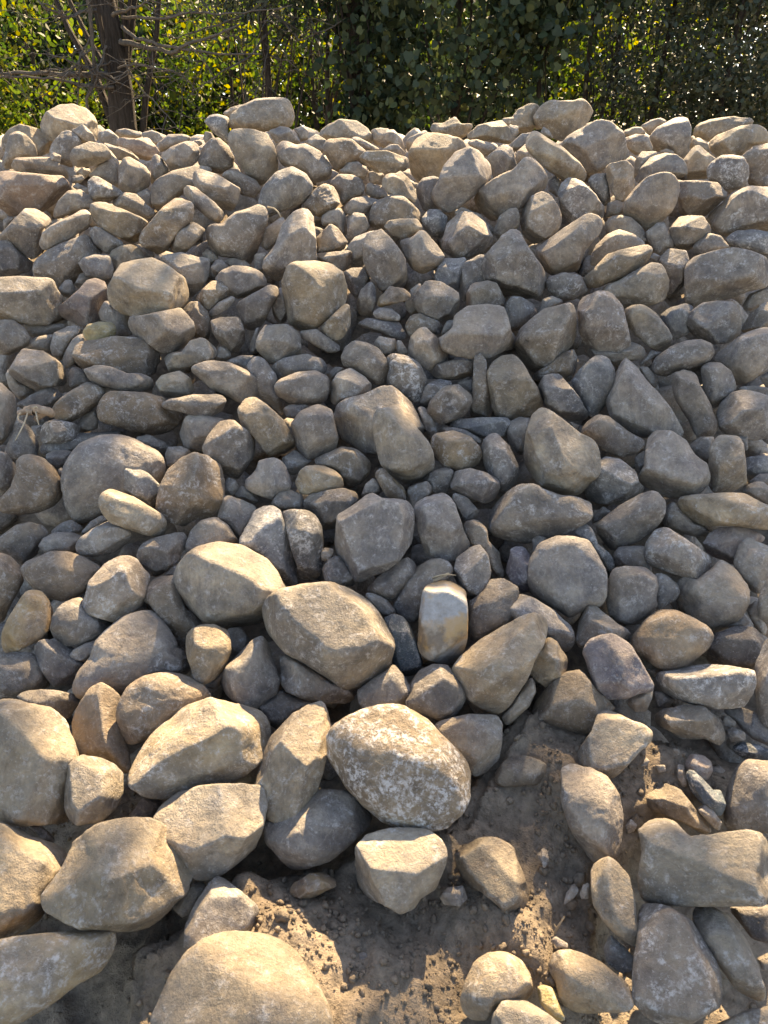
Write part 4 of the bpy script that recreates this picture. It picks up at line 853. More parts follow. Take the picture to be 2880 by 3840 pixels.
# form: roundness of the body, hardness of edges, number of side facets, how deep they cut, outline smoothing, unevenness
FORM = {'e': (2.5, 17, (2, 3), (.84, .95), 1.6, .019), 'r': (3.0, 34, (3, 4), (.68, .87), 1.1, .019), 'f': (3.4, 70, (3, 4), (.58, .78), .8, .015), 'b': (5.0, 70, (3, 4), (.64, .82), .8, .012)}
def rock_shape(poly, form, planes, r, level, depth=None):
    """vertices in a frame (right, up, towards the viewer); poly is the outline in metres"""
    q, P, nf, cut, sig, rough = FORM[form]
    size = math.sqrt(max(1e-6, abs(np.sum(poly[:, 0] * np.roll(poly[:, 1], -1) - poly[:, 1] * np.roll(poly[:, 0], -1)) / 2) / math.pi))
    rho = smooth_circ(radial(poly), sig)
    D = depth or size * r.uniform(.78, 1.0) * (1.0 if form in 'er' else 1.2)
    dirs, faces = ico(level)
    ext = np.abs(poly).max(0)
    q_d = dirs * np.array([ext[0], ext[1], D])
    q_d /= np.linalg.norm(q_d, axis=1)[:, None]
    def rho_at(th):
        i = (th % (2 * math.pi)) / (2 * math.pi) * 180
        i0 = np.floor(i).astype(int) % 180; f = i - np.floor(i)
        return rho[i0] * (1 - f) + rho[(i0 + 1) % 180] * f
    th = np.arctan2(q_d[:, 1], q_d[:, 0])
    s = np.hypot(q_d[:, 0], q_d[:, 1]) / rho_at(th)
    base = (s ** q + (np.abs(q_d[:, 2]) / D) ** q) ** (1 / q)
    surf = q_d / base[:, None]
    g = base ** P
    pl = list(planes)
    if not pl:
        if form == 'f':
            pl = [(r.uniform(-.4, .4), r.uniform(.5, .9), r.uniform(.45, .8), r.uniform(.58, .74)), (r.uniform(-.6, .6), r.uniform(-.5, .1), .9, r.uniform(.58, .72))]
        elif form == 'b':
            pl = [(r.uniform(-.25, .25), r.uniform(.35, .8), r.uniform(.6, .9), r.uniform(.66, .78)), (r.uniform(-.3, .3), r.uniform(-.6, -.1), .95, r.uniform(.66, .8))]
        else:
            pl = [(r.uniform(-.4, .4), r.uniform(-.1, .6), .9, r.uniform(.8, .92))]
    n_side = int(r.integers(nf[0], nf[1] + 1)); a0 = r.uniform(0, 2 * math.pi)
    for k in range(n_side):
        a = a0 + k * 2 * math.pi / n_side + r.uniform(-.35, .35); w = r.uniform(.2, .7)
        pl.append((math.cos(a) * math.sqrt(1 - w * w), math.sin(a) * math.sqrt(1 - w * w), w, r.uniform(*cut)))
    for k in range(4):
        a = r.uniform(0, 2 * math.pi); w = r.uniform(-.9, -.2)
        pl.append((math.cos(a) * math.sqrt(1 - w * w), math.sin(a) * math.sqrt(1 - w * w), w, r.uniform(.6, .85)))
    for k in range(3 if form == 'e' else 5 if form == 'r' else 9):                                   # small chips knocked off edges and corners
        a = r.uniform(0, 2 * math.pi); w = r.uniform(-.1, .9)
        pl.append((math.cos(a) * math.sqrt(1 - w * w), math.sin(a) * math.sqrt(1 - w * w), w, r.uniform(.86, .97)))
    for nu, nv, nw, cu in pl:
        n = np.array([nu, nv, nw]); n /= np.linalg.norm(n)
        h = (surf @ n).max() * cu
        g = g + np.maximum(0, q_d @ n / h) ** P
    v = q_d / (g ** (1 / P))[:, None]
    # natural unevenness
    o = r.uniform(-50, 50, 3)
    f1 = vnoise(v / size * 1.3 + o, 1) * .75 + vnoise(v / size * 2.9 + o, 2) * .5 + vnoise(v / size * 6.5 + o, 3) * .3
    ridg = 1 - np.abs(vnoise(v / size * 3.6 + o + 9, 4))
    f1 = f1 + (.45 if form not in 'er' else .2) * (ridg - .6)
    f2 = vnoise(v / size * 14 + o, 5) * .20 + vnoise(v / size * 28 + o, 6) * .12
    chip = np.clip(vnoise(v / size * 4.5 + o + 21, 8) - .35, 0, 1)            # shallow spalls
    f2 = f2 + vnoise(v / size * 60 + o, 9) * .07 - chip * (1.5 if form not in 'er' else .8)
    v = v * (1 + (rough * f1 + rough * f2) * 1.35)[:, None]
    # ledges where the rock has split along its bedding
    nb_ = r.normal(size=3); nb_ /= np.linalg.norm(nb_)
    lay = (v / size) @ nb_ * r.uniform(3.0, 6.0) + .9 * vnoise(v / size * 1.6 + o, 12) + .3 * vnoise(v / size * 5 + o, 13)
    saw = lay - np.floor(lay)
    gate = np.clip(vnoise(v / size * 1.9 + o + 5, 14) * 1.6 + .35, 0, 1)
    amp = r.choice([.0, .012, .022, .034]) * (1.0 if form not in 'er' else .7)
    v = v * (1 - amp * gate * np.minimum(saw, (1 - saw) * 6))[:, None]
    # bring the outline back to the observed one
    th = np.arctan2(v[:, 1], v[:, 0]); rad = np.hypot(v[:, 0], v[:, 1])
    nb = 60
    b = (np.floor((th % (2 * math.pi)) / (2 * math.pi) * nb)).astype(int) % nb
    mx = np.zeros(nb); np.maximum.at(mx, b, rad)
    tgt = rho_at((np.arange(nb) + .5) * 2 * math.pi / nb)
    ratio = np.where(mx > 0, tgt / np.maximum(mx, 1e-6), 1)
    ratio = smooth_circ(np.clip(ratio, .75, 1.5), 1.0)
    i = (th % (2 * math.pi)) / (2 * math.pi) * nb - .5
    i0 = np.floor(i).astype(int); f = i - i0
    k = ratio[i0 % nb] * (1 - f) + ratio[(i0 + 1) % nb] * f
    v[:, :2] *= k[:, None]
    return v, faces, D

LIFT = 0.115
def place_rock(d, r, level):
    dirc = ray(*d['c'])
    C = hit(dirc, .03 + LIFT * d['lift'] - .02)
    dist = float(np.dot(C - EYE, dirc))
    w = -dirc
    u = np.cross(dirc, [0, 0, 1.0]); u /= np.linalg.norm(u)
    v = np.cross(u, dirc)
    poly = []
    for p in d['pts']:
        q = ray(*p); q = q * (dist / np.dot(q, dirc)) - dirc * dist
        poly.append((q @ u, q @ v))
    poly = np.array(poly) * 1.045
    V, Fc, D = rock_shape(poly, d['form'], d['planes'], r, level)
    W = V @ np.array([u, v, w])
    return C, W, Fc

def set_look(o, code, r, vary=.22):
    b, fl, st, sa, du = PAL[code]
    k = 1 + r.uniform(-vary, vary); hue = r.uniform(-.045, .05)
    o['tint'] = [b[0] * k * (1 + hue), b[1] * .975 * k, b[2] * k * (1 - hue * 1.5)]
    o['stain'] = list(st)
    o['par'] = [fl * r.uniform(.7, 1.3), sa * r.uniform(.6, 1.3), du * r.uniform(.6, 1.3)]
    o['seed'] = [float(c) for c in r.uniform(-40, 40, 3)]

RK = parse_rocks()
order = sorted(range(len(RK)), key=lambda i: (RK[i]['name'] is None, -RK[i]['area']))
SINGLE = set(order[:300])

# labels: landmarks by their own look, the others by the nearest landmark and the side they lie on
COLW = {'g': 'grey', 't': 'tan', 'T': 'tan', 'b': 'brown', 'd': 'dark grey', 's': 'bluish grey', 'S': 'dark bluish', 'p': 'pinkish', 'P': 'purplish grey',
        'w': 'pale-flecked grey', 'W': 'white-flecked grey', 'X': 'white-blotched', 'o': 'ochre-stained grey', 'O': 'ochre-stained', 'y': 'yellowish',
        'Z': 'banded', 'B': 'dust-covered brown', 'G': 'grey'}
def shape_word(d):
    q = d['pts'] - d['c']
    ev = np.linalg.eigvalsh(q.T @ q / len(q))
    asp = math.sqrt(ev[1] / max(ev[0], 1e-6))
    rel = d['area'] / 30000.0
    size = 'small ' if rel < .35 else ('large ' if rel > 1.5 else '')
    sh = {'e': 'rounded', 'r': 'rounded', 'f': 'angular', 'b': 'blocky'}[d['form']]
    if asp > 1.9: sh = 'elongated' if d['form'] in 'er' else 'slab-like'
    return size + COLW[d['col']] + ' ' + sh + ' rock'
marks = [i for i in SINGLE if RK[i]['name']]
labels = {i: RK[i]['name'] + ' ' + RK[i]['place'] for i in marks}
SIDES = ['right of', 'above and right of', 'above', 'above and left of', 'left of', 'below and left of', 'below', 'below and right of']
cand = []
for i in SINGLE:
    if RK[i]['name']: continue
    for j in marks:
        dv = RK[i]['c'] - RK[j]['c']
        gap = np.linalg.norm(dv) - .8 * math.sqrt(RK[j]['area'] / math.pi) - .8 * math.sqrt(RK[i]['area'] / math.pi)
        k = int(round(math.degrees(math.atan2(-dv[1], dv[0])) / 45)) % 8
        cand.append((gap, i, j, k))
cand.sort()
taken = {}
for rank in ('', 'second rock', 'third rock', 'fourth rock'):
    for gap, i, j, k in cand:
        if i in labels or gap > (260 if rank == '' else 900): continue
        key = (j, k)
        n = taken.get(key, 0)
        if rank == '' and n == 0:
            text = shape_word(RK[i]) + ' just ' + SIDES[k] + ' the ' + RK[j]['name']
        elif rank and n == ('', 'second rock', 'third rock', 'fourth rock').index(rank):
            text = shape_word(RK[i]).replace(' rock', '') + ' ' + rank + ' ' + SIDES[k] + ' the ' + RK[j]['name']
        else: continue
        if len(text.split()) > 16: continue
        labels[i] = text; taken[key] = n + 1

rubble = Acc()
for i, d in enumerate(RK):
    r = np.random.default_rng(1000 + i)
    lvl = 6 if d['area'] > 60000 else (5 if d['area'] > 9000 else 4)
    C, W, Fc = place_rock(d, r, lvl)
    d['C'] = C; d['R'] = float(np.linalg.norm(W, axis=1).mean())
    if i in SINGLE:
        me = mesh_np('rock', W, Fc, M_BAND if d['col'] == 'Z' else M_ROCK)
        o = link('rock', me, C, label=labels.get(i, shape_word(d) + ' in the pile'), category='rock', group='rocks heaped in the pile')
        set_look(o, d['col'], r)
    else:
        rubble.add(W + C, Fc)

# ------------------------------------------------------------------ ground under and between the rocks
SOIL_POLY = [np.array(p, float) * 1.736 for p in (
    [(500, 1930), (560, 1850), (760, 1800), (960, 1760), (1010, 1660), (1080, 1560), (1130, 1480), (1210, 1470), (1330, 1560), (1420, 1560),
     (1560, 1640), (1600, 1760), (1400, 1800), (1330, 1900), (1330, 2020), (1400, 2900), (1000, 2900), (700, 2900), (560, 2060)],
    [(180, 2900), (260, 2060), (380, 1980), (520, 1980), (400, 2900)],
    [(740, 730), (760, 690), (880, 690), (880, 740), (800, 770)],
    [(380, 1980), (480, 1880), (620, 1880), (760, 2900), (600, 2900)])]
def in_poly(px, py, poly):
    inside = np.zeros(px.shape, bool); j = len(poly) - 1
    for i in range(len(poly)):
        xi, yi = poly[i]; xj, yj = poly[j]
        c = ((yi > py) != (yj > py)) & (px < (xj - xi) * (py - yi) / (yj - yi + 1e-12) + xi)
        inside ^= c; j = i
    return inside
def soil_amount(x, y):
    """1 where loose soil fills the gaps, 0 among bare rocks"""
    P = np.stack([x, y, prof(y)], 1)
    px, py = to_pix(P)
    acc = np.zeros(len(x))
    for dx, dy in ((0, 0), (50, 0), (-50, 0), (0, 50), (0, -50), (90, 60), (-90, -60), (-60, 90), (60, -90)):
        ins = np.zeros(len(x), bool)
        for p in SOIL_POLY: ins |= in_poly(px + dx, py + dy, p)
        acc += ins
    acc /= 9
    low = np.clip((1.75 - y) / .35, 0, 1) * .62
    return np.maximum(acc, low)
def axis(parts):
    a = []
    for lo, hi, st in parts: a.append(np.arange(lo, hi - 1e-9, st))
    a.append([parts[-1][1]])
    return np.unique(np.round(np.concatenate(a), 4))
MOUNDS = []
for xd, yd, hh, hr in ((300, 2050, .04, .07), (240, 2160, .04, .07), (500, 1960, .055, .07), (600, 2100, .07, .09), (680, 2200, .07, .1), (850, 2080, .05, .06), (880, 2180, .05, .07),
                       (1090, 2030, .06, .06), (1150, 2080, .05, .06), (1200, 1700, .05, .08), (1130, 1580, .05, .08), (1010, 1950, .03, .06), (1450, 1650, .06, .1), (1380, 1720, .03, .07), (1560, 1700, .05, .08), (790, 725, .06, .09)):
    q = hit(ray(xd * 1.736, yd * 1.736), 0.0); MOUNDS.append((q[0], q[1], hh, hr))
def ground_z(x, y):
    sa = soil_amount(x, y)
    P2 = np.stack([x, y, np.zeros_like(x)], 1)
    wob = .03 * fbm(P2 * 3.1, 3, 11) + .015 * fbm(P2 * 12, 3, 15) * (.3 + sa) + .0035 * vnoise(P2 * 44, 19) * sa
    fade = np.clip((7.6 - y) / 1.5, 0, 1) * np.clip((y + 1.5) / 2, 0, 1)
    for hx, hy, hh, hr in MOUNDS: wob = wob + hh * np.exp(-((x - hx) ** 2 + (y - hy) ** 2) / (2 * hr * hr))
    return prof(y) + (-.31 + .305 * sa) * fade + wob
gx = axis([(-60, -8, 6), (-8, -3, .5), (-3, -1.25, .06), (-1.25, 1.35, .0095), (1.35, 3, .06), (3, 8, .5), (8, 60, 6)])
gy = axis([(-40, -4, 6), (-4, .5, .3), (.5, .75, .03), (.75, 2.3, .0095), (2.3, 2.35, .05), (2.35, 5.5, .05), (5.5, 9, .2), (9, 20, 1), (20, 80, 6)])
X, Y = np.meshgrid(gx, gy)
Z = ground_z(X.ravel(), Y.ravel())
nx, ny = len(gx), len(gy)
idx = np.arange(nx * ny).reshape(ny, nx)
quads = np.stack([idx[:-1, :-1].ravel(), idx[:-1, 1:].ravel(), idx[1:, 1:].ravel(), idx[1:, :-1].ravel()], 1)
link('ground', mesh_np('ground', np.stack([X.ravel(), Y.ravel(), Z], 1), quads, M_SOIL), kind='structure')

# small stones wedged under and between the larger rocks, and the unseen body of the pile
r = np.random.default_rng(5)
def small_rock(r, rad, form=None):
    ang = np.sort(r.uniform(0, 2 * math.pi, 8)) + np.linspace(0, .01, 8)
    ang = np.linspace(0, 2 * math.pi, 9)[:-1] + r.uniform(-.25, .25, 8)
    poly = np.stack([np.cos(ang), np.sin(ang)], 1) * r.uniform(.8, 1.15, 8)[:, None] * rad * np.array([1, r.uniform(.6, .95)])
    return rock_shape(poly, form or r.choice(['r', 'f', 'b']), [], r, 3)
def rand_rot(r):
    q = r.normal(size=4); q /= np.linalg.norm(q)
    a, b, c, d = q
    return np.array([[1 - 2 * (c * c + d * d), 2 * (b * c - a * d), 2 * (b * d + a * c)], [2 * (b * c + a * d), 1 - 2 * (b * b + d * d), 2 * (c * d - a * b)], [2 * (b * d - a * c), 2 * (c * d + a * b), 1 - 2 * (b * b + c * c)]])
proto = [small_rock(r, 1.0) for k in range(14)]
gxx = np.arange(-3.6, 3.7, .18)
for yy in np.arange(1.45, 6.6, .17):
    for xx in gxx:
        x = xx + r.uniform(-.06, .06); y = yy + r.uniform(-.06, .06)
        wid = .62 * (y + 1.0)
        if abs(x) > wid + .9: continue
        if soil_amount(np.array([x]), np.array([y]))[0] > .45: continue
        if y > 5.2 and r.uniform() < .5: continue
        rad = r.uniform(.07, .125) * (1.35 if y > 5.2 else 1)
        z = prof(y) - .235 + r.uniform(-.04, .03)
        if y > 4.9 or abs(x) > wid + .05: z += .07; rad *= 1.3
        V, Fc, D = proto[r.integers(len(proto))]
        rubble.add(V @ rand_rot(r) * rad + (x, y, z), Fc)
o = link('rock_rubble', rubble.mesh('rock_rubble', M_ROCK), kind='stuff', label='small grey stones wedged in the gaps between the larger rocks', category='rubble')
set_look(o, 'g', r)
o['par'] = [.4, .3, .25]

# crumbs and clods of loose soil
clod = Acc()
V3, F3 = ico(2); V2, F2 = ico(1)
r = np.random.default_rng(11)
n = 60000
cx = r.uniform(-1.25, 1.3, n); cy = r.uniform(.75, 2.35, n)
keep = r.uniform(0, 1, n) < soil_amount(cx, cy) ** 2 * (.35 + .65 * (vnoise(np.stack([cx * 5, cy * 5, 0 * cx], 1), 31) > -.1))
cx, cy = cx[keep], cy[keep]; cz = ground_z(cx, cy)
for x, y, z in zip(cx, cy, cz):
    s = .0015 + .0085 * r.power(1.0) ** 8
    if r.uniform() < .004: s = r.uniform(.010, .022)
    B, Fc = (V3, F3) if s > .009 else (V2, F2)
    W = B * (1 + .5 * vnoise(B * 2.6 + r.uniform(-30, 30, 3), 3))[:, None] * np.array([1, r.uniform(.7, 1), r.uniform(.6, .9)]) * s
    clod.add(W @ rand_rot(r) + (x, y, z + s * .35), Fc)
link('soil_clods', clod.mesh('soil_clods', M_SOIL), kind='stuff', label='crumbs and clods of loose dry soil between the rocks', category='soil')

# ------------------------------------------------------------------ the edge of the wood behind the pile
M_BARK = plain_material('grey_brown_bark', (.018, .015, .012), (.066, .055, .045), 9, .9, (6, 6, .7), .9, .03)
M_TWIG = plain_material('dead_grey_twig', (.045, .04, .036), (.13, .118, .10), 14, .9, (3, 3, 1), .5, .01)
M_SUNLEAF = leaf_material('yellow_green_leaf', (.028, .058, .013), (.095, .135, .022), (.20, .18, .02), .58)
M_VINE = leaf_material('dark_vine_leaf', (.017, .032, .017), (.038, .06, .03), (.08, .10, .04), .25)
M_CEDAR = leaf_material('cedar_spray', (.022, .034, .020), (.045, .058, .034), (.07, .075, .05), .15)
M_WOOD = leaf_material('woodland_leaf', (.014, .027, .009), (.036, .055, .014), (.11, .105, .02), .36)

def at_x(xd, y, z=2.6):
    """world x of a display column (0..1659) at distance y"""
    return (xd / 829.5 - 1) * TH * (y * math.cos(PITCH) - (z - 1.6) * math.sin(PITCH))

LEAF = {'oval': [(0, 0, 0), (.28, .24, .05), (.62, .22, .06), (1, 0, -.05), (.62, -.22, .06), (.28, -.24, .05)],
        'vine': [(0, 0, 0), (-.12, .28, .03), (.2, .52, .06), (.62, .36, .05), (1, 0, -.12), (.62, -.36, .05), (.2, -.52, .06), (-.12, -.28, .03)],
        'wide': [(0, 0, 0), (.45, .32, .05), (1, 0, -.08), (.45, -.32, .05)],
        'spray': [(0, 0, 0), (.4, .10, .02), (1, 0, -.1), (.4, -.10, .02)]}
def leaf_quads(C, size, r, droop=.2, shape='oval', up=.3):
    n = len(C)
    a = r.normal(size=(n, 3)); a[:, 2] -= droop; a /= np.linalg.norm(a, axis=1)[:, None]
    nn = r.normal(size=(n, 3)); nn[:, 2] += up
    b = np.cross(a, nn); b /= np.linalg.norm(b, axis=1)[:, None] + 1e-9
    c = np.cross(a, b)
    s = size * r.uniform(.55, 1.3, n)[:, None]
    t = LEAF[shape]
    V = np.stack([C + s * (a * x + b * y + c * z) for x, y, z in t], 1).reshape(-1, 3)
    return V, np.arange(len(t) * n).reshape(n, len(t))

def crown_points(r, centre, radii, clumps, per, spread, keep=None):
    d = r.normal(size=(clumps, 3)); d /= np.linalg.norm(d, axis=1)[:, None]
    c = np.array(centre) + d * (r.uniform(.25, 1, clumps) ** .45)[:, None] * np.array(radii)
    c = c[c[:, 2] > .5]
    P = (c[:, None, :] + r.normal(size=(len(c), per, 3)) * spread * r.uniform(.5, 1.3, (len(c), 1, 1))).reshape(-1, 3)
    P = P[(P[:, 2] > .3) & (P[:, 1] > 6.4)]
    if keep is not None: P = P[keep(P)]
    return P, c

def limb(r, a, b, r0, r1, n=7, wob=.05, sides=7):
    t = np.linspace(0, 1, n)[:, None]
    P = np.array(a) * (1 - t) + np.array(b) * t
    P[1:] += np.cumsum(r.normal(size=(n - 1, 3)) * wob, 0) * .6
    return tube(P, np.linspace(r0, r1, n), sides)

def tree(name, label, cat, group, base, h, rad, trunk_r, leaf_mat, leaf_size, clumps, per, spread, seed, centre_z=None, rz=None, up=.3, droop=.2, shape='oval', lean=0., limbs=5, keep=None):
    r = np.random.default_rng(seed)
    root = bpy.data.objects.new(name, None); COL.objects.link(root)
    base = np.array([base[0], base[1], 0.0]); root.location = base.tolist()
    root['label'] = label; root['category'] = cat
    if group: root['group'] = group
    cz = centre_z or h * .6; rz = rz or h * .42
    P, C = crown_points(r, (base[0] + lean, base[1], cz), (rad, rad * .8, rz), clumps, per, spread, keep)
    V, Q = leaf_quads(P, leaf_size, r, droop, shape, up)
    tr = Acc()
    n = 9; t = np.linspace(0, 1, n)
    path = np.stack([lean * t ** 1.3 + np.cumsum(r.normal(size=n)) * .025, np.cumsum(r.normal(size=n)) * .025, t * h * .93 - .05], 1)
    tr.add(*tube(path, trunk_r * (1 - .8 * t) * (1 + .5 * np.exp(-t * 14)), 10))
    near = C[np.argsort(r.uniform(size=len(C)))[:limbs * 3]]
    for k, c in enumerate(near):
        s = path[min(n - 2, int(r.integers(2, n - 1)))]
        tr.add(*limb(r, s, (c - base) * .92 + s * .08, trunk_r * r.uniform(.12, .3), .006, 7, .05, 5))
    link('trunk', tr.mesh('trunk', M_BARK), parent=root)
    link('crown', mesh_np('crown', V - base, Q, leaf_mat), parent=root)
    return root, base, path

# --- leafy saplings lit from behind, seen through the gaps
G1 = 'leafy saplings behind the pile'
spots = [(-60, 12.0, 'bright yellow-green sapling at the far left edge of the wood', 1.0), (95, 12.6, 'bright yellow-green sapling left of the thick cedar trunk', 1.1),
         (350, 13.2, 'bright yellow-green sapling right of the thick cedar trunk', 1.1), (500, 12.4, 'yellow-green sapling above the gap left of the crest boulder', 1.0),
         (690, 12.8, 'thin yellow-green sapling right of the big rounded crest boulder', .75), (860, 13.6, 'narrow yellow-green sapling behind the dark vine curtain', .6),
         (1170, 12.6, 'bright yellow-green sapling right of the dark vine curtain', 1.0), (1290, 12.0, 'yellow-green sapling above the blocky crest boulder at right', .9),
         (1460, 14.0, 'sparse sapling behind the dark trees at right', .8)]
for k, (xd, y, lab, w) in enumerate(spots):
    tree('leafy_sapling', lab, 'sapling', G1, (at_x(xd, y), y), 4.4, 1.05 * w, .05, M_SUNLEAF, .10, int(58 * w), 30, .19, 50 + k, centre_z=2.75, rz=1.5, up=.0, droop=.5, shape='oval')

# --- old cedar with dead lower branches, left
rr_ = np.random.default_rng(77)
cy_ = 9.0
croot, cbase, cpath = tree('cedar_tree', 'thick dark cedar trunk with bare dead branches at left', 'tree', None, (at_x(243, cy_), cy_), 5.2, 1.3, .22, M_CEDAR, .16, 70, 40, .2, 78,
                           centre_z=4.6, rz=.9, droop=.7, shape='spray', limbs=6)
def on_trunk(xd, yd, y): 
    d = ray(xd * 1.736, yd * 1.736); t = y / d[1]
    return EYE + d * t
def dead_branch(pts, r0, r1, parent, base, seed, twigs=5):
    r = np.random.default_rng(seed)
    A = Acc()
    P = np.array([on_trunk(x, y, d) for x, y, d in pts])
    t = np.linspace(0, 1, len(P)); ts = np.linspace(0, 1, 5 * len(P))
    Q = np.stack([np.interp(ts, t, P[:, k]) for k in range(3)], 1) + np.cumsum(r.normal(size=(len(ts), 3)) * .008, 0)
    A.add(*tube(Q - base, np.linspace(r0, r1, len(Q)), 6))
    for k in range(twigs):
        s = Q[int(r.integers(len(Q) // 4, len(Q)))]
        e = s + r.normal(size=3) * np.array([.3, .2, .25])
        A.add(*limb(r, s - base, e - base, r1 * .8 + .002, .0025, 7, .035, 4))
        m = (s + e) / 2
        A.add(*limb(r, m - base, m - base + r.normal(size=3) * .16, .004, .002, 5, .025, 4))
    link('branch', A.mesh('branch', M_TWIG), parent=parent)
for k, b in enumerate([
    ([(240, 160, 8.95), (150, 160, 8.8), (60, 155, 8.7), (-30, 150, 8.6)], .035, .012), ([(245, 185, 8.9), (150, 170, 8.6), (70, 158, 8.5), (-20, 162, 8.4)], .018, .006),
    ([(190, -10, 8.7), (192, 60, 8.7), (196, 130, 8.72), (186, 200, 8.75), (200, 290, 8.8)], .022, .014), ([(205, 60, 8.8), (178, 140, 8.7), (172, 210, 8.7), (182, 290, 8.7)], .010, .006),
    ([(262, 90, 8.9), (310, 100, 8.8), (370, 112, 8.6), (430, 95, 8.5), (520, 60, 8.4)], .030, .008), ([(262, 60, 8.9), (300, 90, 8.7), (360, 108, 8.6), (460, 120, 8.5), (560, 118, 8.4)], .022, .006),
    ([(270, 130, 8.9), (300, 180, 8.7), (345, 235, 8.6), (380, 290, 8.6)], .012, .004), ([(230, 100, 8.78), (200, 150, 8.6), (230, 165, 8.6), (270, 135, 8.6)], .012, .005),
    ([(240, 30, 8.8), (290, 10, 8.6), (330, -20, 8.5)], .02, .006), ([(215, 20, 8.8), (150, 40, 8.6), (95, 20, 8.5), (60, -20, 8.5)], .016, .006),
    ([(255, 150, 8.78), (300, 140, 8.5), (400, 170, 8.4), (430, 220, 8.4)], .011, .003), ([(225, 175, 8.8), (130, 120, 8.5), (60, 110, 8.5)], .009, .003),
    ([(262, 40, 8.85), (340, 50, 8.6), (430, 30, 8.5), (520, 40, 8.4), (620, 20, 8.3)], .016, .004)]):
    dead_branch(*b, croot, cbase, 300 + k, 7)

# --- second cedar whose bare branches reach in from the top, centre left
r2, b2, p2 = tree('cedar_tree', 'slender cedar with hanging bare twigs left of centre', 'tree', None, (at_x(585, 9.6), 9.6), 4.8, 1.0, .07, M_CEDAR, .15, 60, 45, .17, 91, centre_z=3.75, rz=.75, droop=.8, shape='spray', limbs=5)
for k, b in enumerate([([(585, 60, 9.55), (540, 120, 9.3), (480, 150, 9.1), (420, 200, 9.0)], .016, .004), ([(590, 30, 9.5), (640, 80, 9.2), (690, 60, 9.0), (740, 20, 9.0)], .014, .004),
    ([(580, 100, 9.5), (560, 170, 9.2), (548, 230, 9.1)], .010, .003), ([(585, 10, 9.5), (500, 40, 9.2), (420, 60, 9.0), (350, 90, 9.0)], .013, .004), ([(588, 120, 9.5), (620, 130, 9.3), (660, 170, 9.2)], .01, .003)]):
    dead_branch(*b, r2, b2, 340 + k, 9)

# --- dark trunks in the middle and on the right
for xd, y, h, tr_, lean, lab, seed in [(705, 10.2, 4.6, .055, .05, 'thin dark tree trunk left of the broad brown trunk in the middle', 1), (778, 9.6, 5.0, .17, -.05, 'broad dark brown trunk in the middle behind the crest', 2),
                        (885, 9.9, 4.9, .075, .03, 'straight dark trunk right of the broad brown trunk', 3), (1285, 10.4, 4.6, .06, .02, 'thin dark trunk above the blocky crest boulder', 4),
                        (1330, 10.8, 4.8, .05, .1, 'thin dark trunk just right of the blocky crest boulder', 5)]:
    tree('dark_tree', lab, 'tree', 'dark trunks behind the crest', (at_x(xd, y), y), h, .8, tr_, M_VINE, .11, 34, 30, .2, 400 + seed, centre_z=4.1, rz=.6, lean=lean, limbs=3)

# --- curtain of vines hanging over a tree, centre right
def vine_keep(P): return r_v.uniform(size=len(P)) < .9
r_v = np.random.default_rng(5)
TALL = []
vc = tree('vine_curtain', 'dark curtain of broad vine leaves right of centre', 'vine', None, (at_x(975, 9.2), 9.2), 4.7, 1.35, .07, M_VINE, .078, 105, 60, .22, 501, centre_z=3.35, rz=1.5, up=.2, droop=.9, shape='vine', keep=vine_keep)
TALL.append(vc[0])
tree('vine_curtain', 'smaller hanging vine over the broad brown trunk in the middle', 'vine', None, (at_x(800, 9.35), 9.35), 4.6, .55, .05, M_VINE, .085, 40, 40, .16, 502, centre_z=3.1, rz=1.4, up=.2, droop=.9, shape='vine')
tree('vine_curtain', 'loose vine leaves hanging above the long tan crest rock', 'vine', None, (at_x(1185, 9.3), 9.3), 4.6, .8, .05, M_VINE, .085, 40, 40, .18, 503, centre_z=3.6, rz=.8, up=.2, droop=.9, shape='vine')
# --- fine dark trees on the right where the sky sparkles through
for xd, y, lab, s_ in [(1400, 10.2, 'dark fine-leaved tree leaning above the right crest', 1), (1540, 9.8, 'dark fine-leaved tree near the right edge', 2), (1680, 10.4, 'dark fine-leaved tree cut by the right edge', 3)]:
    TALL.append(tree('fine_leaved_tree', lab, 'tree', 'fine-leaved trees on the right', (at_x(xd, y), y), 4.9, 1.0, .06, M_CEDAR, .075, 130, 62, .2, 600 + s_, centre_z=3.0, rz=1.7, droop=.2, shape='oval', lean=.25)[0])

# --- upper crowns added to the sunny-side trees, unseen above the frame, to shade the pile;
#     leaves are cut away along sun rays to set the sunlit patches
GAPS = [(60, 625, .16), (250, 470, .2), (370, 480, .18), (440, 430, .18), (320, 610, .26), (350, 700, .18), (680, 600, .2), (230, 700, .1), (290, 1090, .2), (420, 990, .14), (560, 880, .14),
        (840, 930, .14), (1205, 990, .08), (570, 1210, .14), (620, 1320, .17), (740, 1440, .14), (450, 1390, .15), (470, 1580, .12), (90, 1590, .22), (200, 1680, .18), (655, 1610, .14),
        (800, 1570, .12), (890, 1690, .12), (430, 1780, .16), (270, 1820, .26), (50, 1910, .19), (540, 2080, .28), (490, 1960, .14), (830, 1850, .2), (1305, 1800, .07), (1325, 1860, .1),
        (1450, 1790, .3), (1590, 1780, .3), (1520, 1850, .25), (1100, 2020, .2), (1200, 2090, .2), (600, 1980, .22), (650, 2130, .24), (300, 2080, .2), (1120, 2180, .2), (40, 2010, .2), (1390, 1540, .07), (130, 900, .08),
        (1160, 340, .2), (1340, 545, .2), (1260, 470, .16), (70, 410, .2), (120, 560, .1), (1580, 350, .2), (900, 370, .2), (1190, 1330, .08)]
GP = np.array([hit(ray(x * 1.736, y * 1.736), .10) for x, y, w in GAPS]); GW = np.array([w for x, y, w in GAPS])
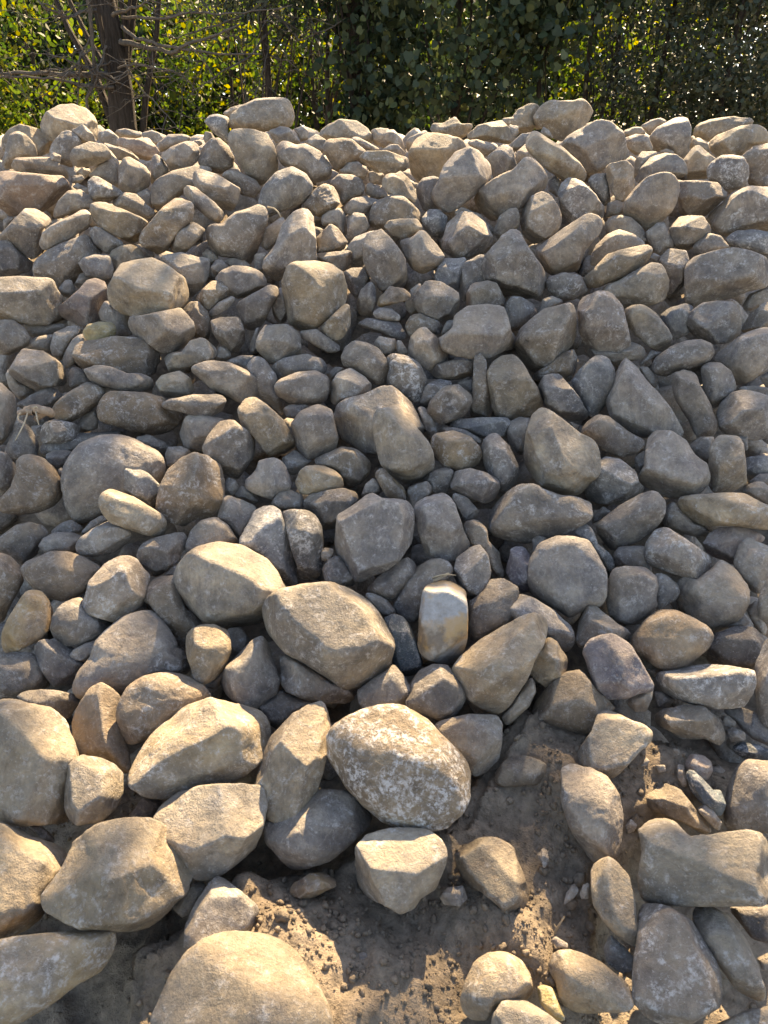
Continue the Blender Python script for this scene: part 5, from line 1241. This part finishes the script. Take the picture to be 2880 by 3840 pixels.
def sun_gap(P):
    ok = np.ones(len(P), bool)
    for g, w in zip(GP, GW):
        d = P - g; t = d @ SUN
        off = np.linalg.norm(d - t[:, None] * SUN, axis=1)
        ok &= off > w * (.8 if g[1] < 2.0 else 1.) * (.85 + .3 * vnoise(P * 3 + w * 50, 2))
    d = P - np.array([0, 2.95, .93])                                    # nothing shades the crest
    base = np.array([0, 2.95, .93])
    t = (P[:, 1] - base[1]) / SUN[1]
    ok &= (P[:, 2] - base[2]) > t * SUN[2]
    return ok
def added_shade_crown(root, seed, cx, cy, cz, rad, rz, mat, size, clumps, per):
    r = np.random.default_rng(seed)
    b = np.array(root.location)
    P, C = crown_points(r, (cx, cy, cz), (rad, rad * .7, rz), clumps, per, .2, sun_gap)
    V, Q = leaf_quads(P, size, r, .4, 'oval', .2)
    link('crown', mesh_np('crown', V - b, Q, mat), parent=root)  # added foliage out of view, there to cast dappled shade
    T = Acc()
    top = np.array([0.02, 0, 4.2])
    T.add(*limb(r, top, (np.array([cx, cy, cz + rz * .7]) - b), .05, .015, 9, .06, 7))
    for c in C[::9]:
        if sun_gap(c[None])[0]: T.add(*limb(r, (np.array([cx, cy, cz - rz * .5]) - b), c - b, .018, .004, 7, .04, 5))
    link('limb', T.mesh('limb', M_BARK), parent=root)  # added limbs holding the unseen shade foliage
for k, rt in enumerate(TALL[:3]):
    q = np.array([(-1.15, .1, 1.35)[k], 2.4, .65]); q = q + SUN * ((9.6 - q[1]) / SUN[1])
    added_shade_crown(rt, 700 + k, q[0], 9.6, q[2], 1.45, 2.3, M_VINE if k == 0 else M_CEDAR, .13, (170, 150, 110)[k], 32)

# --- the wood farther back, one mass
r = np.random.default_rng(900)
wv, wq, nacc = [], [], 0
A = Acc(); T = Acc()
for k in range(60):
    y = (15.8, 18.5, 22.0)[k % 3] + r.uniform(-.7, .9); x = ((k // 3 + r.uniform(.2, .8)) / 10 - 1) * (y * .72 + 2)
    xd = (x / (TH * y * .9) + 1) * 829.5
    thin = .45 if 1330 < xd < 1750 else 1.0
    h = r.uniform(5.0, 6.0) + max(0, y - 17) * .3
    P, C = crown_points(r, (x, y, h * .5), (1.75, 1.4, h * .5), int(112 * thin), 36, .28)
    A.add(*leaf_quads(P, .16, r, .3, 'wide', .2))
link('woodland', A.mesh('woodland', M_WOOD), kind='stuff', label='leafy wood filling the distance behind the pile', category='woodland')

# ------------------------------------------------------------------ sticks, roots and dry stems lying on the pile
def px_point(xd, yd, off):
    return hit(ray(xd * 1.736, yd * 1.736), off)
def stem_mesh(paths, mat, name, base, sides=6):
    A = Acc()
    for pts, r0, r1 in paths:
        P = np.array(pts) - base
        t = np.linspace(0, 1, len(P)); ts = np.linspace(0, 1, 6 * len(P))
        Q = np.stack([np.interp(ts, t, P[:, k]) for k in range(3)], 1)
        for _ in range(2): Q[1:-1] = (Q[:-2] + 2 * Q[1:-1] + Q[2:]) / 4
        rad = np.linspace(r0, r1, len(Q)) * (1 + .22 * vnoise(Q * 60, 3))
        A.add(*tube(Q, rad, sides))
    return A.mesh(name, mat)
M_ROOT = plain_material('dry_root', (.16, .11, .07), (.40, .31, .22), 40, .9, (1, 1, 1), .6, .006)
M_STRAW = plain_material('dry_straw', (.28, .22, .14), (.50, .42, .28), 60, .8, (1, 1, 1), .2, .003)
def group_obj(name, label, cat, base):
    o = bpy.data.objects.new(name, None); COL.objects.link(o); o.location = base.tolist(); o['label'] = label; o['category'] = cat
    return o
def pth(pts, off): return [px_point(x, y, off + (o if isinstance(o, float) else 0)) for x, y, o in pts]
b0 = px_point(80, 895, .16)
g = group_obj('broken_root', 'broken pale root with hanging rootlets beside the log-like brown rock', 'root', b0)
link('root_stem', stem_mesh([(pth([(58, 888, .0), (72, 882, .02), (90, 886, .03), (108, 890, .02), (112, 895, .0)], .17), .016, .013),
                             (pth([(95, 890, .01), (85, 900, .0), (75, 907, .0)], .16), .013, .008), (pth([(40, 893, .0), (58, 888, .01), (75, 890, .02)], .17), .009, .011)], M_ROOT, 'root_stem', b0, 8), parent=g)
for q in ([(60, 893, .02), (52, 915, .03), (42, 935, .03), (33, 951, .02)], [(78, 890, .03), (80, 905, .04), (84, 918, .03)], [(45, 892, .02), (38, 900, .02), (40, 906, .02)], [(70, 884, .03), (78, 878, .05), (84, 885, .04)]):
    link('rootlet', stem_mesh([(pth(q, .17), .0035, .0014)], M_STRAW, 'rootlet', b0), parent=g)
def single(name, label, cat, paths, mat, base):
    link(name, stem_mesh(paths, mat, name, base), base, label=label, category=cat)
b1 = px_point(600, 460, .14)
single('dry_stem', 'thin bent dry stem curving over the smooth egg-shaped grey rock', 'stem', [(pth([(578, 447, .03), (592, 450, .05), (601, 458, .05), (607, 470, .03)], .15), .004, .0025)], M_STRAW, b1)
b2 = px_point(960, 1245, .1)
single('dry_grass', 'wisp of dry grass above the white and brown mottled block', 'grass', [(pth([(925, 1252, .0), (945, 1244, .03), (965, 1240, .04), (985, 1243, .01)], .10 + .002 * k), .003, .0012) for k in range(3)] +
       [(pth([(928, 1256 + k, .0), (948, 1248 + 2 * k, .03), (970, 1236 + 2 * k, .03)], .10), .0025, .001) for k in range(3)], M_STRAW, b2)
b3 = px_point(1205, 2000, .02)
single('twig', 'thin pale twig sticking up from the soil at lower right', 'twig', [([px_point(1190, 2030, .0), px_point(1203, 2006, .03), px_point(1219, 1980, .07)], .0035, .0018), ([px_point(1203, 2006, .03), px_point(1196, 1996, .045)], .002, .001)], M_STRAW, b3)
b4 = px_point(645, 1985, .01)
single('twig', 'short pale twig lying on the soil beside the huge bottom boulder', 'twig', [([px_point(613, 1992, .015), px_point(630, 1984, .02), px_point(648, 1986, .015)], .004, .003), ([px_point(630, 1984, .02), px_point(640, 1978, .03)], .002, .001)], M_ROOT, b4)
